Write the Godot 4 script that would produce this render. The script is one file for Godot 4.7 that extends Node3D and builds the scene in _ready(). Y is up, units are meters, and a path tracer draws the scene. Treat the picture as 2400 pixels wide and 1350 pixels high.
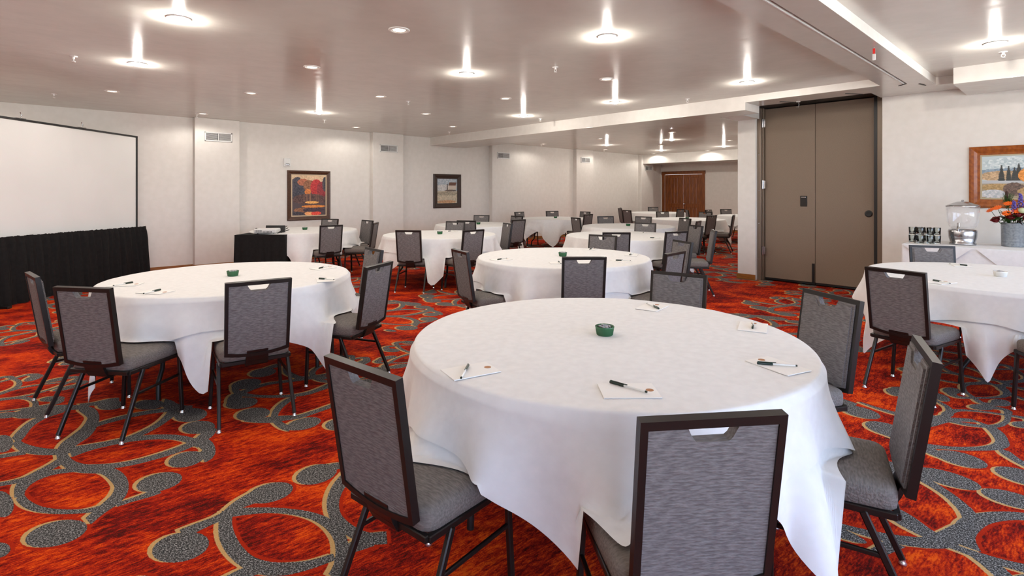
extends Node3D
# A hotel banquet room: round tables under white cloths, grey banquet chairs, a swirl carpet, downlights.
# World: x right along the partition wall, -z along the long wall, metres, y up.

const EYE := Vector3(0, 1.48, 0)
const FOCAL := 1242.2          # pixels of the 2400 x 1350 frame
const HORIZON := 449.3
const YAW := 0.82267
const H := 2.896               # ceiling
const XL := -11.62             # long wall
const XR := 3.0                # window wall
const ZF := -19.0              # far end wall
const ZN := 3.6                # wall behind
const ZD := -9.0               # column face
const ZR := -8.85              # partition wall
const TOP := 0.772             # table top with its cloths

var M := {}
var rng := RandomNumberGenerator.new()
var taken := {}

func _ready() -> void:
	rng.seed = 7
	set_camera()
	set_light()
	make_materials()
	build_shell()
	build_doors()
	build_downlights()
	build_tables_and_chairs()
	build_screen()
	build_projector_table()
	build_sideboard()
	build_wall_things()

# ------------------------------------------------------------------ camera and light
func set_camera() -> void:
	var cam := Camera3D.new()
	cam.name = "camera"
	cam.projection = Camera3D.PROJECTION_FRUSTUM
	cam.near = 0.05
	cam.far = 100.0
	cam.size = 2.0 * 675.0 / FOCAL * cam.near
	cam.frustum_offset = Vector2(0, -(675.0 - HORIZON) / FOCAL * cam.near)
	add_child(cam)
	cam.position = EYE
	cam.rotation = Vector3(0, YAW, 0)
	cam.current = true

const LAMP := 1.5
const LAMP_COLOR := Color(1.0, 0.975, 0.94)
func set_light() -> void:
	var env := Environment.new()
	env.background_mode = Environment.BG_SKY
	var sky := Sky.new()
	var sm := ProceduralSkyMaterial.new()
	sm.sky_top_color = Color(0.62, 0.75, 0.96)
	sm.sky_horizon_color = Color(0.87, 0.93, 1.0)
	sm.ground_bottom_color = Color(0.80, 0.83, 0.84)
	sm.ground_horizon_color = Color(0.86, 0.89, 0.92)
	sky.sky_material = sm
	env.sky = sky
	env.background_energy_multiplier = 20.0
	env.tonemap_mode = Environment.TONE_MAPPER_LINEAR
	env.tonemap_exposure = 0.52
	env.sdfgi_enabled = true
	env.ssao_enabled = true
	env.ssil_enabled = true
	var we := WorldEnvironment.new()
	we.name = "environment"
	we.environment = env
	add_child(we)

# ------------------------------------------------------------------ mesh helpers
class MB:
	var st := SurfaceTool.new()
	func _init() -> void:
		st.begin(Mesh.PRIMITIVE_TRIANGLES)
		flat()
	func flat() -> void:
		st.set_smooth_group(0xFFFFFFFF)
	func smooth(n := 0) -> void:
		st.set_smooth_group(n)
	func tri(a: Vector3, b: Vector3, c: Vector3, out := Vector3.ZERO) -> void:
		if out != Vector3.ZERO and (b - a).cross(c - a).dot(out) > 0.0:
			var t := b
			b = c
			c = t
		st.add_vertex(a)
		st.add_vertex(b)
		st.add_vertex(c)
	func quad(a: Vector3, b: Vector3, c: Vector3, d: Vector3, out := Vector3.ZERO) -> void:
		if out != Vector3.ZERO and (b - a).cross(c - a).dot(out) + (c - a).cross(d - a).dot(out) > 0.0:
			var t := b
			b = d
			d = t
		tri(a, b, c)
		tri(a, c, d)
	func box(centre: Vector3, size: Vector3, bevel := 0.0, bs := Basis.IDENTITY) -> void:
		var hs := size / 2.0
		var b: float = minf(bevel, minf(hs.x, minf(hs.y, hs.z)) * 0.95)
		var v := func(sx: int, sy: int, sz: int, ax: int) -> Vector3:
			var p := Vector3(sx * (hs.x - b), sy * (hs.y - b), sz * (hs.z - b))
			p[ax] = [sx, sy, sz][ax] * hs[ax]
			return centre + bs * p
		for s in [-1, 1]:
			quad(v.call(s, -1, -1, 0), v.call(s, 1, -1, 0), v.call(s, 1, 1, 0), v.call(s, -1, 1, 0), bs * Vector3(s, 0, 0))
			quad(v.call(-1, s, -1, 1), v.call(1, s, -1, 1), v.call(1, s, 1, 1), v.call(-1, s, 1, 1), bs * Vector3(0, s, 0))
			quad(v.call(-1, -1, s, 2), v.call(1, -1, s, 2), v.call(1, 1, s, 2), v.call(-1, 1, s, 2), bs * Vector3(0, 0, s))
		if b <= 0.0:
			return
		for s in [-1, 1]:
			for t in [-1, 1]:
				quad(v.call(s, t, -1, 0), v.call(s, t, 1, 0), v.call(s, t, 1, 1), v.call(s, t, -1, 1), bs * Vector3(s, t, 0))
				quad(v.call(s, -1, t, 0), v.call(s, 1, t, 0), v.call(s, 1, t, 2), v.call(s, -1, t, 2), bs * Vector3(s, 0, t))
				quad(v.call(-1, s, t, 1), v.call(1, s, t, 1), v.call(1, s, t, 2), v.call(-1, s, t, 2), bs * Vector3(0, s, t))
				for u in [-1, 1]:
					tri(v.call(s, t, u, 0), v.call(s, t, u, 1), v.call(s, t, u, 2), bs * Vector3(s, t, u))
	func beam(a: Vector3, b: Vector3, w: float, d: float, bevel := 0.0, side := Vector3.RIGHT) -> void:
		var y := (b - a).normalized()
		var x := (side - y * side.dot(y)).normalized()
		box((a + b) / 2.0, Vector3(w, a.distance_to(b), d), bevel, Basis(x, y, x.cross(y)))
	func span(lo: Vector3, hi: Vector3, bevel := 0.0) -> void:
		box((lo + hi) / 2.0, (hi - lo).abs(), bevel)
	func lathe(profile: Array, segs := 24, at := Vector3.ZERO, bs := Basis.IDENTITY) -> void:
		smooth(1)
		for i in profile.size() - 1:
			var p: Vector2 = profile[i]
			var q: Vector2 = profile[i + 1]
			var nrm := Vector2(q.y - p.y, p.x - q.x)
			for k in segs:
				var a0 := TAU * k / segs
				var a1 := TAU * (k + 1) / segs
				var c0 := Vector3(cos(a0), 0, sin(a0))
				var c1 := Vector3(cos(a1), 0, sin(a1))
				var up := Vector3.UP
				var o: Vector3 = bs * ((c0 + c1) * 0.5 * nrm.x + up * nrm.y)
				quad(at + bs * (c0 * p.x + up * p.y), at + bs * (c1 * p.x + up * p.y), at + bs * (c1 * q.x + up * q.y), at + bs * (c0 * q.x + up * q.y), o)
		flat()
	func tube(path: Array, r: float, sides := 8, closed_ends := true) -> void:
		var rings := []
		var ref := Vector3.UP
		for i in path.size():
			var t: Vector3 = (path[mini(i + 1, path.size() - 1)] - path[maxi(i - 1, 0)]).normalized()
			if absf(t.dot(ref)) > 0.95:
				ref = Vector3.RIGHT if absf(t.x) < 0.8 else Vector3.BACK
			var x := ref.cross(t).normalized()
			var y := t.cross(x)
			ref = y
			var ring := []
			for k in sides:
				var a := TAU * k / sides
				ring.append(path[i] + (x * cos(a) + y * sin(a)) * r)
			rings.append(ring)
		smooth(2)
		for i in rings.size() - 1:
			for k in sides:
				var n := (k + 1) % sides
				quad(rings[i][k], rings[i][n], rings[i + 1][n], rings[i + 1][k], rings[i][k] + rings[i + 1][n] - path[i] - path[i + 1])
		flat()
		if closed_ends:
			for k in range(1, sides - 1):
				tri(rings[0][0], rings[0][k], rings[0][k + 1], path[0] - path[1])
				tri(rings[-1][0], rings[-1][k], rings[-1][k + 1], path[-1] - path[-2])
	func prism(poly: PackedVector2Array, z0: float, z1: float, xf := Transform3D.IDENTITY) -> void:
		var idx := Geometry2D.triangulate_polygon(poly)
		for i in range(0, idx.size(), 3):
			var a := poly[idx[i]]
			var b := poly[idx[i + 1]]
			var c := poly[idx[i + 2]]
			tri(xf * Vector3(a.x, a.y, z0), xf * Vector3(b.x, b.y, z0), xf * Vector3(c.x, c.y, z0), xf.basis * Vector3(0, 0, z0 - z1))
			tri(xf * Vector3(a.x, a.y, z1), xf * Vector3(b.x, b.y, z1), xf * Vector3(c.x, c.y, z1), xf.basis * Vector3(0, 0, z1 - z0))
		var cw := Geometry2D.is_polygon_clockwise(poly)
		for i in poly.size():
			var p := poly[i]
			var q := poly[(i + 1) % poly.size()]
			var n := Vector3(q.y - p.y, p.x - q.x, 0) * (-1.0 if cw else 1.0)
			quad(xf * Vector3(p.x, p.y, z0), xf * Vector3(q.x, q.y, z0), xf * Vector3(q.x, q.y, z1), xf * Vector3(p.x, p.y, z1), xf.basis * n)
	func done() -> ArrayMesh:
		st.generate_normals()
		st.index()
		return st.commit()

func numbered(called: String) -> String:
	var n: int = taken.get(called, 0)
	taken[called] = n + 1
	return called if n == 0 else "%s_%03d" % [called, n]

func part(called: String, what, mat: Material, parent: Node3D) -> MeshInstance3D:
	var o := MeshInstance3D.new()
	o.mesh = what.done() if what is MB else what
	o.material_override = mat
	if parent == self:
		o.name = numbered(called)
		add_child(o)
	else:
		o.name = called
		parent.add_child(o, true)
	return o

func thing(called: String, label: String, category: String, at := Vector3.ZERO, turn := 0.0, group := "") -> Node3D:
	var o := Node3D.new()
	o.name = numbered(called)
	add_child(o)
	o.position = at
	o.rotation.y = turn
	return tag(o, label, category, group)

func tag(o: Node3D, label: String, category: String, group := "") -> Node3D:
	o.set_meta("label", label)
	o.set_meta("category", category)
	if group != "":
		o.set_meta("group", group)
	return o

func structure(called: String) -> Node3D:
	var o := Node3D.new()
	o.name = called
	add_child(o)
	o.set_meta("kind", "structure")
	return o

func copy(proto: Node3D, at: Vector3, turn: float, label := "", group := "") -> Node3D:
	var base := String(proto.name)
	var r: Node3D = proto.duplicate()
	r.name = numbered(base)
	add_child(r)
	r.position = at
	r.rotation.y = turn
	if label != "":
		r.set_meta("label", label)
	if group != "":
		r.set_meta("group", group)
	return r

# a pixel of the photograph to the point where its ray meets the plane y
func on_plane(px: float, py: float, y := 0.0) -> Vector3:
	var right := Vector3(cos(YAW), 0, -sin(YAW))
	var ahead := Vector3(-sin(YAW), 0, -cos(YAW))
	var d := right * ((px - 1200.0) / FOCAL) + Vector3.UP * ((HORIZON - py) / FOCAL) + ahead
	return EYE + d * ((y - EYE.y) / d.y)

# ------------------------------------------------------------------ materials
func noise(freq: float, sd: int, octaves := 3, kind := FastNoiseLite.TYPE_SIMPLEX_SMOOTH) -> FastNoiseLite:
	var n := FastNoiseLite.new()
	n.noise_type = kind
	n.frequency = freq
	n.seed = sd
	n.fractal_octaves = octaves
	return n

func noise_tex(freq: float, sd: int, lo: Color, hi: Color, size := 256, octaves := 3) -> NoiseTexture2D:
	var t := NoiseTexture2D.new()
	t.width = size
	t.height = size
	t.seamless = true
	t.noise = noise(freq, sd, octaves)
	var g := Gradient.new()
	g.set_color(0, lo)
	g.set_color(1, hi)
	t.color_ramp = g
	return t

func mat(c: Color, rough := 0.6, metal := 0.0, spec := 0.5) -> StandardMaterial3D:
	var m := StandardMaterial3D.new()
	m.albedo_color = c
	m.roughness = rough
	m.metallic = metal
	m.metallic_specular = spec
	return m

func textured(c0: Color, c1: Color, rough: float, freq: float, sd: int, scale: Vector3, relief := 0.0, octaves := 3, spec := 0.5) -> StandardMaterial3D:
	var m := mat(Color.WHITE, rough, 0.0, spec)
	m.albedo_texture = noise_tex(freq, sd, c0, c1, 256, octaves)
	m.uv1_triplanar = true
	m.uv1_scale = scale
	if relief > 0.0:
		m.heightmap_enabled = true
		m.heightmap_scale = relief
		m.heightmap_texture = noise_tex(freq, sd, Color.BLACK, Color.WHITE, 256, octaves)
	return m

func make_materials() -> void:
	M.wall = textured(Color(0.845, 0.825, 0.795), Color(0.875, 0.855, 0.83), 0.62, 0.02, 3, Vector3(1.1, 1.1, 1.1), 0.05, 4)
	M.ceiling = textured(Color(0.80, 0.785, 0.75), Color(0.82, 0.805, 0.77), 0.20, 0.012, 5, Vector3(0.9, 0.9, 0.9), 0.16, 3)
	M.wood = textured(Color(0.40, 0.20, 0.06), Color(0.58, 0.33, 0.11), 0.38, 0.02, 11, Vector3(3.0, 0.45, 3.0), 0.03, 4)
	M.base = textured(Color(0.50, 0.30, 0.11), Color(0.62, 0.40, 0.16), 0.45, 0.02, 12, Vector3(0.7, 4.0, 0.7), 0.02, 4)
	M.cloth = textured(Color(0.885, 0.88, 0.87), Color(0.92, 0.915, 0.905), 0.78, 0.03, 21, Vector3(2.0, 2.0, 2.0), 0.07, 4, 0.3)
	M.fabric = textured(Color(0.36, 0.34, 0.335), Color(0.52, 0.50, 0.49), 0.8, 0.035, 31, Vector3(2.6, 11.0, 11.0), 0.25, 3, 0.35)
	M.seat_fabric = textured(Color(0.37, 0.35, 0.33), Color(0.54, 0.51, 0.485), 0.8, 0.035, 32, Vector3(2.6, 11.0, 11.0), 0.25, 3, 0.35)
	M.frame = mat(Color(0.135, 0.115, 0.105), 0.36, 0.35)
	M.glide = mat(Color(0.85, 0.85, 0.85), 0.18, 0.9)
	M.black_cloth = textured(Color(0.085, 0.08, 0.08), Color(0.125, 0.12, 0.118), 0.85, 0.03, 41, Vector3(2, 2, 2), 0.05, 3, 0.3)
	M.black = mat(Color(0.05, 0.048, 0.046), 0.45)
	M.white_plastic = mat(Color(0.86, 0.86, 0.85), 0.4)
	M.white_metal = mat(Color(0.88, 0.88, 0.87), 0.45)
	M.duct = mat(Color(0.30, 0.30, 0.31), 0.7)
	M.screen = textured(Color(0.89, 0.885, 0.87), Color(0.91, 0.905, 0.89), 0.7, 0.01, 51, Vector3(0.4, 0.4, 0.4), 0.05, 2, 0.3)
	M.panel = textured(Color(0.465, 0.40, 0.335), Color(0.525, 0.455, 0.385), 0.6, 0.09, 61, Vector3(4, 4, 4), 0.04, 3)
	M.jamb = mat(Color(0.47, 0.41, 0.35), 0.4, 0.3)
	M.chrome = mat(Color(0.8, 0.8, 0.8), 0.16, 1.0)
	M.steel = mat(Color(0.72, 0.72, 0.73), 0.22, 1.0)
	M.galvanised = textured(Color(0.50, 0.53, 0.55), Color(0.72, 0.74, 0.76), 0.38, 0.03, 71, Vector3(4, 4, 4), 0.0, 3)
	M.galvanised.metallic = 0.8
	M.paper = mat(Color(0.93, 0.92, 0.90), 0.7)
	M.logo = mat(Color(0.66, 0.45, 0.28), 0.7)
	M.pen_dark = mat(Color(0.06, 0.16, 0.12), 0.3)
	M.pen_light = mat(Color(0.90, 0.90, 0.88), 0.3)
	M.green_glaze = mat(Color(0.18, 0.38, 0.24), 0.25)
	M.white_glaze = mat(Color(0.88, 0.87, 0.84), 0.25)
	M.foil = textured(Color(0.30, 0.28, 0.28), Color(0.92, 0.91, 0.90), 0.3, 0.05, 81, Vector3(9, 9, 9), 0.0, 2)
	M.glass = mat(Color(1, 1, 1, 0.08), 0.02)
	M.glass.transparency = BaseMaterial3D.TRANSPARENCY_ALPHA
	M.solid_glass = mat(Color(0.97, 0.99, 0.98, 0.0), 0.02)
	M.solid_glass.transparency = BaseMaterial3D.TRANSPARENCY_ALPHA
	M.solid_glass.refraction_enabled = true
	M.solid_glass.refraction_scale = 0.05
	M.bulb = mat(Color(1, 1, 1), 0.4)
	M.bulb.emission_enabled = true
	M.bulb.emission = Color(1.0, 0.95, 0.88)
	M.bulb.emission_energy_multiplier = 60.0
	M.bulb_dim = M.bulb.duplicate()
	M.bulb_dim.emission_energy_multiplier = 8.0
	M.trim = mat(Color(0.86, 0.85, 0.83), 0.35)
	M.carpet = mat(Color.WHITE, 0.95, 0.0, 0.2)
	M.carpet.albedo_texture = carpet_texture()
	M.carpet.heightmap_enabled = true
	M.carpet.heightmap_scale = 0.25
	M.carpet.heightmap_texture = noise_tex(0.2, 91, Color.BLACK, Color.WHITE, 512, 2)

# ------------------------------------------------------------------ carpet
const P1 := Vector2(-1.97, -2.965)   # the two steps of the pattern's repeat on the floor (x, z)
const P2 := Vector2(3.55, -2.68)
const P0 := Vector2(-4.21, -1.16)
const CW := 1536
const CH := 2048
var shapes: Array[PackedVector2Array] = []

func to_tile(p: Vector2) -> Vector2:
	var q := p - P0
	var det := P1.x * P2.y - P2.x * P1.y
	return Vector2((q.x * P2.y - P2.x * q.y) / det, (P1.x * q.y - q.x * P1.y) / det)

func add_shape(pts: Array, crop: Array) -> void:
	var out := PackedVector2Array()
	for p in pts:
		if crop.is_empty():
			out.append(p)
		else:
			var w := on_plane(crop[0] + p.x / crop[2], crop[1] + p.y / crop[2])
			out.append(to_tile(Vector2(w.x, w.z)))
	shapes.append(out)

func stroke(crop: Array, nodes: Array, n := 4) -> void:
	var c: Array[Vector3] = []
	for i in nodes.size() - 1:
		var b: Vector3 = _v(nodes[i])
		var d: Vector3 = _v(nodes[i + 1])
		var a: Vector3 = _v(nodes[i - 1]) if i > 0 else 2.0 * b - d
		var e: Vector3 = _v(nodes[i + 2]) if i + 2 < nodes.size() else 2.0 * d - b
		for k in n:
			c.append(b.cubic_interpolate(d, a, e, float(k) / n))
	c.append(_v(nodes[-1]))
	var l := []
	var r := []
	for i in c.size():
		var t := c[mini(i + 1, c.size() - 1)] - c[maxi(i - 1, 0)]
		var nv := Vector2(-t.y, t.x).normalized() * maxf(c[i].z, 0.0)
		l.append(Vector2(c[i].x, c[i].y) + nv)
		r.push_front(Vector2(c[i].x, c[i].y) - nv)
	add_shape(l + r, crop)

func _v(a) -> Vector3:
	return Vector3(a[0], a[1], a[2])

func oval(crop: Array, cx: float, cy: float, rx: float, ry: float, deg := 0.0) -> void:
	var pts := []
	for k in 20:
		var t := TAU * k / 20.0
		var p := Vector2(rx * cos(t), ry * sin(t)).rotated(-deg_to_rad(deg))
		pts.append(Vector2(cx, cy) + p)
	add_shape(pts, crop)

# one petal of a scroll flower in tile units (metres turned by ang, then into the tile)
func petal(centre: Vector2, ang: float, size := 1.0, flip := 1.0) -> void:
	var to := func(x: float, y: float) -> Vector2:
		var p := Vector2(x, y * flip).rotated(ang) * size
		return Vector2(p.x / P1.length(), p.y / P2.length()) + centre
	for s in [-1.0, 1.0]:
		var nodes := [[0.06, 0.0, 0.045], [0.16, 0.10, 0.05], [0.32, 0.145, 0.04], [0.48, 0.09, 0.03], [0.60, 0.0, 0.035], [0.68, -0.07, 0.05], [0.66, -0.13, 0.06], [0.58, -0.16, 0.05]]
		var l := []
		var r := []
		var c: Array[Vector3] = []
		for i in nodes.size() - 1:
			var b := _v(nodes[i])
			var d := _v(nodes[i + 1])
			var a: Vector3 = _v(nodes[i - 1]) if i > 0 else 2.0 * b - d
			var e: Vector3 = _v(nodes[i + 2]) if i + 2 < nodes.size() else 2.0 * d - b
			for k in 3:
				c.append(b.cubic_interpolate(d, a, e, k / 3.0))
		c.append(_v(nodes[-1]))
		for i in c.size():
			var t := c[mini(i + 1, c.size() - 1)] - c[maxi(i - 1, 0)]
			var nv := Vector2(-t.y, t.x).normalized() * c[i].z * 0.6
			l.append(to.call(c[i].x + nv.x, (c[i].y + nv.y) * s))
			r.push_front(to.call(c[i].x - nv.x, (c[i].y - nv.y) * s))
		add_shape(l + r, [])
		var ov := []
		for k in 16:
			var t := TAU * k / 16.0
			ov.append(to.call(0.555 + 0.10 * cos(t), (-0.165 + 0.06 * sin(t)) * s))
		add_shape(ov, [])

func trace_carpet() -> void:
	var a := [0.0, 900.0, 3.0]
	oval(a, 245, 200, 155, 38, 8)
	stroke(a, [[330, 185, 30], [450, 168, 22], [560, 165, 16], [620, 180, 25]])
	stroke(a, [[560, 150, 12], [660, 140, 12], [760, 130, 25], [840, 125, 30]])
	oval(a, 780, 150, 95, 32, 5)
	stroke(a, [[105, 400, 30], [150, 350, 32], [220, 280, 22], [320, 228, 14], [450, 190, 8]])
	stroke(a, [[560, 172, 18], [640, 205, 42], [655, 255, 42], [610, 330, 42], [530, 390, 38], [455, 450, 40], [440, 510, 42], [500, 570, 38], [600, 595, 32], [720, 600, 30]])
	stroke(a, [[110, 400, 30], [150, 440, 32], [250, 468, 28], [380, 478, 22], [520, 460, 20], [700, 428, 17], [850, 400, 15], [1000, 345, 16], [1120, 280, 18], [1200, 210, 28], [1215, 165, 40], [1150, 130, 30]])
	oval(a, 1050, 145, 105, 35, 3)
	stroke(a, [[600, 320, 12], [720, 275, 13], [880, 232, 13], [1040, 200, 13], [1190, 180, 14]])
	oval(a, 1340, 218, 118, 48, 6)
	stroke(a, [[1220, 160, 30], [1290, 170, 22], [1350, 180, 30]])
	stroke(a, [[500, 500, 16], [640, 450, 16], [800, 410, 18], [950, 385, 17], [1120, 372, 17], [1270, 380, 20], [1400, 420, 30]])
	stroke(a, [[520, 590, 18], [650, 585, 20], [800, 575, 18], [950, 550, 17], [1100, 510, 18], [1250, 462, 20], [1370, 410, 22], [1460, 350, 35], [1500, 300, 35]])
	oval(a, 1395, 305, 118, 45, 6)
	stroke(a, [[1380, 400, 30], [1450, 430, 45], [1470, 480, 45], [1420, 520, 40]])
	oval(a, 1310, 530, 130, 52, 12)
	stroke(a, [[135, 800, 35], [145, 730, 40], [215, 670, 32], [340, 628, 20], [480, 608, 15], [620, 598, 18], [740, 610, 34], [830, 665, 52], [855, 730, 50], [820, 800, 42], [760, 850, 34], [690, 905, 30], [620, 965, 30]])
	stroke(a, [[135, 790, 35], [190, 845, 32], [300, 885, 22], [450, 898, 17], [600, 893, 15], [720, 870, 20]])
	oval(a, 395, 1052, 225, 85, 14)
	stroke(a, [[820, 850, 15], [930, 815, 14], [1050, 775, 20], [1120, 740, 30]])
	oval(a, 1120, 690, 165, 62, 13)
	stroke(a, [[-60, 520, 12], [60, 500, 13], [180, 480, 15]])
	stroke(a, [[-60, 715, 14], [60, 695, 14], [170, 670, 16], [270, 625, 20], [360, 580, 22], [430, 540, 26]])
	oval(a, 20, 420, 75, 60, 20)
	oval(a, 10, 845, 85, 95, 30)
	oval(a, -20, 1170, 95, 55, 10)
	var b := [400.0, 900.0, 3.0]
	oval(b, 70, 1148, 205, 102, 12)
	stroke(b, [[80, 1060, 40], [180, 1010, 30], [300, 960, 24], [390, 920, 30]])
	stroke(b, [[400, 900, 40], [385, 980, 48], [400, 1080, 58], [460, 1180, 58], [560, 1260, 52], [700, 1300, 50], [850, 1295, 42], [1000, 1265, 30], [1150, 1215, 25]])
	stroke(b, [[420, 905, 30], [560, 893, 24], [700, 888, 20], [850, 898, 21], [1000, 930, 27], [1110, 985, 38], [1185, 1070, 46], [1205, 1170, 46], [1190, 1280, 46], [1150, 1360, 46]])
	oval(b, 700, 765, 165, 66, 14)
	stroke(b, [[600, 790, 45], [500, 835, 35], [430, 880, 30], [370, 930, 25]])
	oval(b, 1025, 635, 148, 66, 14)
	stroke(b, [[1120, 585, 25], [1220, 570, 22], [1320, 575, 24]])
	stroke(b, [[1330, 560, 30], [1240, 650, 38], [1170, 740, 42], [1140, 840, 44], [1165, 940, 42], [1260, 1030, 42], [1390, 1085, 42], [1520, 1080, 45]])
	stroke(b, [[600, 1300, 40], [500, 1340, 40], [400, 1400, 50]])
	stroke(b, [[1180, 1190, 30], [1300, 1140, 40], [1420, 1100, 40]])
	oval(b, 1190, 285, 105, 42, 5)
	var c := [480.0, 820.0, 7.5]
	oval(c, 1020, 400, 240, 75, 8)
	stroke(c, [[1060, 345, 30], [1180, 300, 28], [1300, 270, 30]])
	stroke(c, [[1400, 280, 30], [1430, 380, 50], [1550, 450, 40], [1700, 500, 35], [1900, 490, 28], [2150, 488, 24], [2350, 500, 24]])
	oval(c, 730, 600, 270, 85, 10)
	stroke(c, [[560, 610, 60], [530, 690, 60], [600, 760, 50], [720, 790, 35]])
	stroke(c, [[640, 780, 55], [500, 850, 70], [460, 930, 70], [600, 970, 60]])
	oval(c, 650, 935, 285, 95, 8)
	stroke(c, [[640, 760, 40], [800, 695, 28], [950, 640, 25], [1150, 590, 22], [1350, 562, 20], [1550, 540, 22], [1750, 510, 24]])
	stroke(c, [[650, 780, 40], [850, 805, 25], [1050, 818, 22], [1300, 818, 22], [1550, 805, 25], [1800, 765, 28], [2000, 700, 32], [2200, 620, 38], [2350, 540, 38]])
	oval(c, 850, 1130, 300, 110, 8)
	stroke(c, [[700, 1210, 50], [950, 1240, 45], [1200, 1225, 55], [1400, 1200, 45], [1650, 1175, 35], [1900, 1100, 32], [2240, 980, 32], [2450, 900, 34]])
	stroke(c, [[1600, 830, 25], [1450, 900, 40], [1320, 1000, 50], [1240, 1110, 58], [1230, 1220, 60], [1350, 1330, 60], [1500, 1390, 50]])
	oval(c, 1740, 1300, 310, 100, 12)
	# the flowers of the repeat that the photograph shows only from afar
	var full := [[Vector2(0.262, 0.575), 0.2], [Vector2(0.35, 0.25), 0.75], [Vector2(0.87, 0.62), 0.5]]
	for f in full:
		for k in 6:
			petal(f[0], f[1] + TAU * k / 6.0, 0.86)
	for d in [10.0, 70.0]:
		petal(Vector2(0.11, 0.07), deg_to_rad(d), 0.86)

# fills a shape, nonzero rule, into rows of spans
func fill_shape(im: Image, poly: PackedVector2Array, shift: Vector2, value: Color) -> void:
	var q := PackedVector2Array()
	var lo := Vector2(1e9, 1e9)
	var hi := -lo
	for p in poly:
		var v := Vector2((p.x + shift.x) * CW, (p.y + shift.y) * CH)
		q.append(v)
		lo = lo.min(v)
		hi = hi.max(v)
	if hi.x < 0 or hi.y < 0 or lo.x >= CW or lo.y >= CH:
		return
	for y in range(maxi(0, floori(lo.y)), mini(CH, ceili(hi.y) + 1)):
		var yy := y + 0.5
		var xs: Array[Vector2] = []
		for i in q.size():
			var a := q[i]
			var b := q[(i + 1) % q.size()]
			if (a.y <= yy) != (b.y <= yy):
				xs.append(Vector2(a.x + (yy - a.y) / (b.y - a.y) * (b.x - a.x), 1.0 if b.y > a.y else -1.0))
		xs.sort()
		var w := 0.0
		for i in xs.size() - 1:
			w += xs[i].y
			if w != 0.0:
				var x0 := clampi(roundi(xs[i].x), 0, CW)
				var x1 := clampi(roundi(xs[i + 1].x), 0, CW)
				if x1 > x0:
					im.fill_rect(Rect2i(x0, y, x1 - x0, 1), value)

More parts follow.
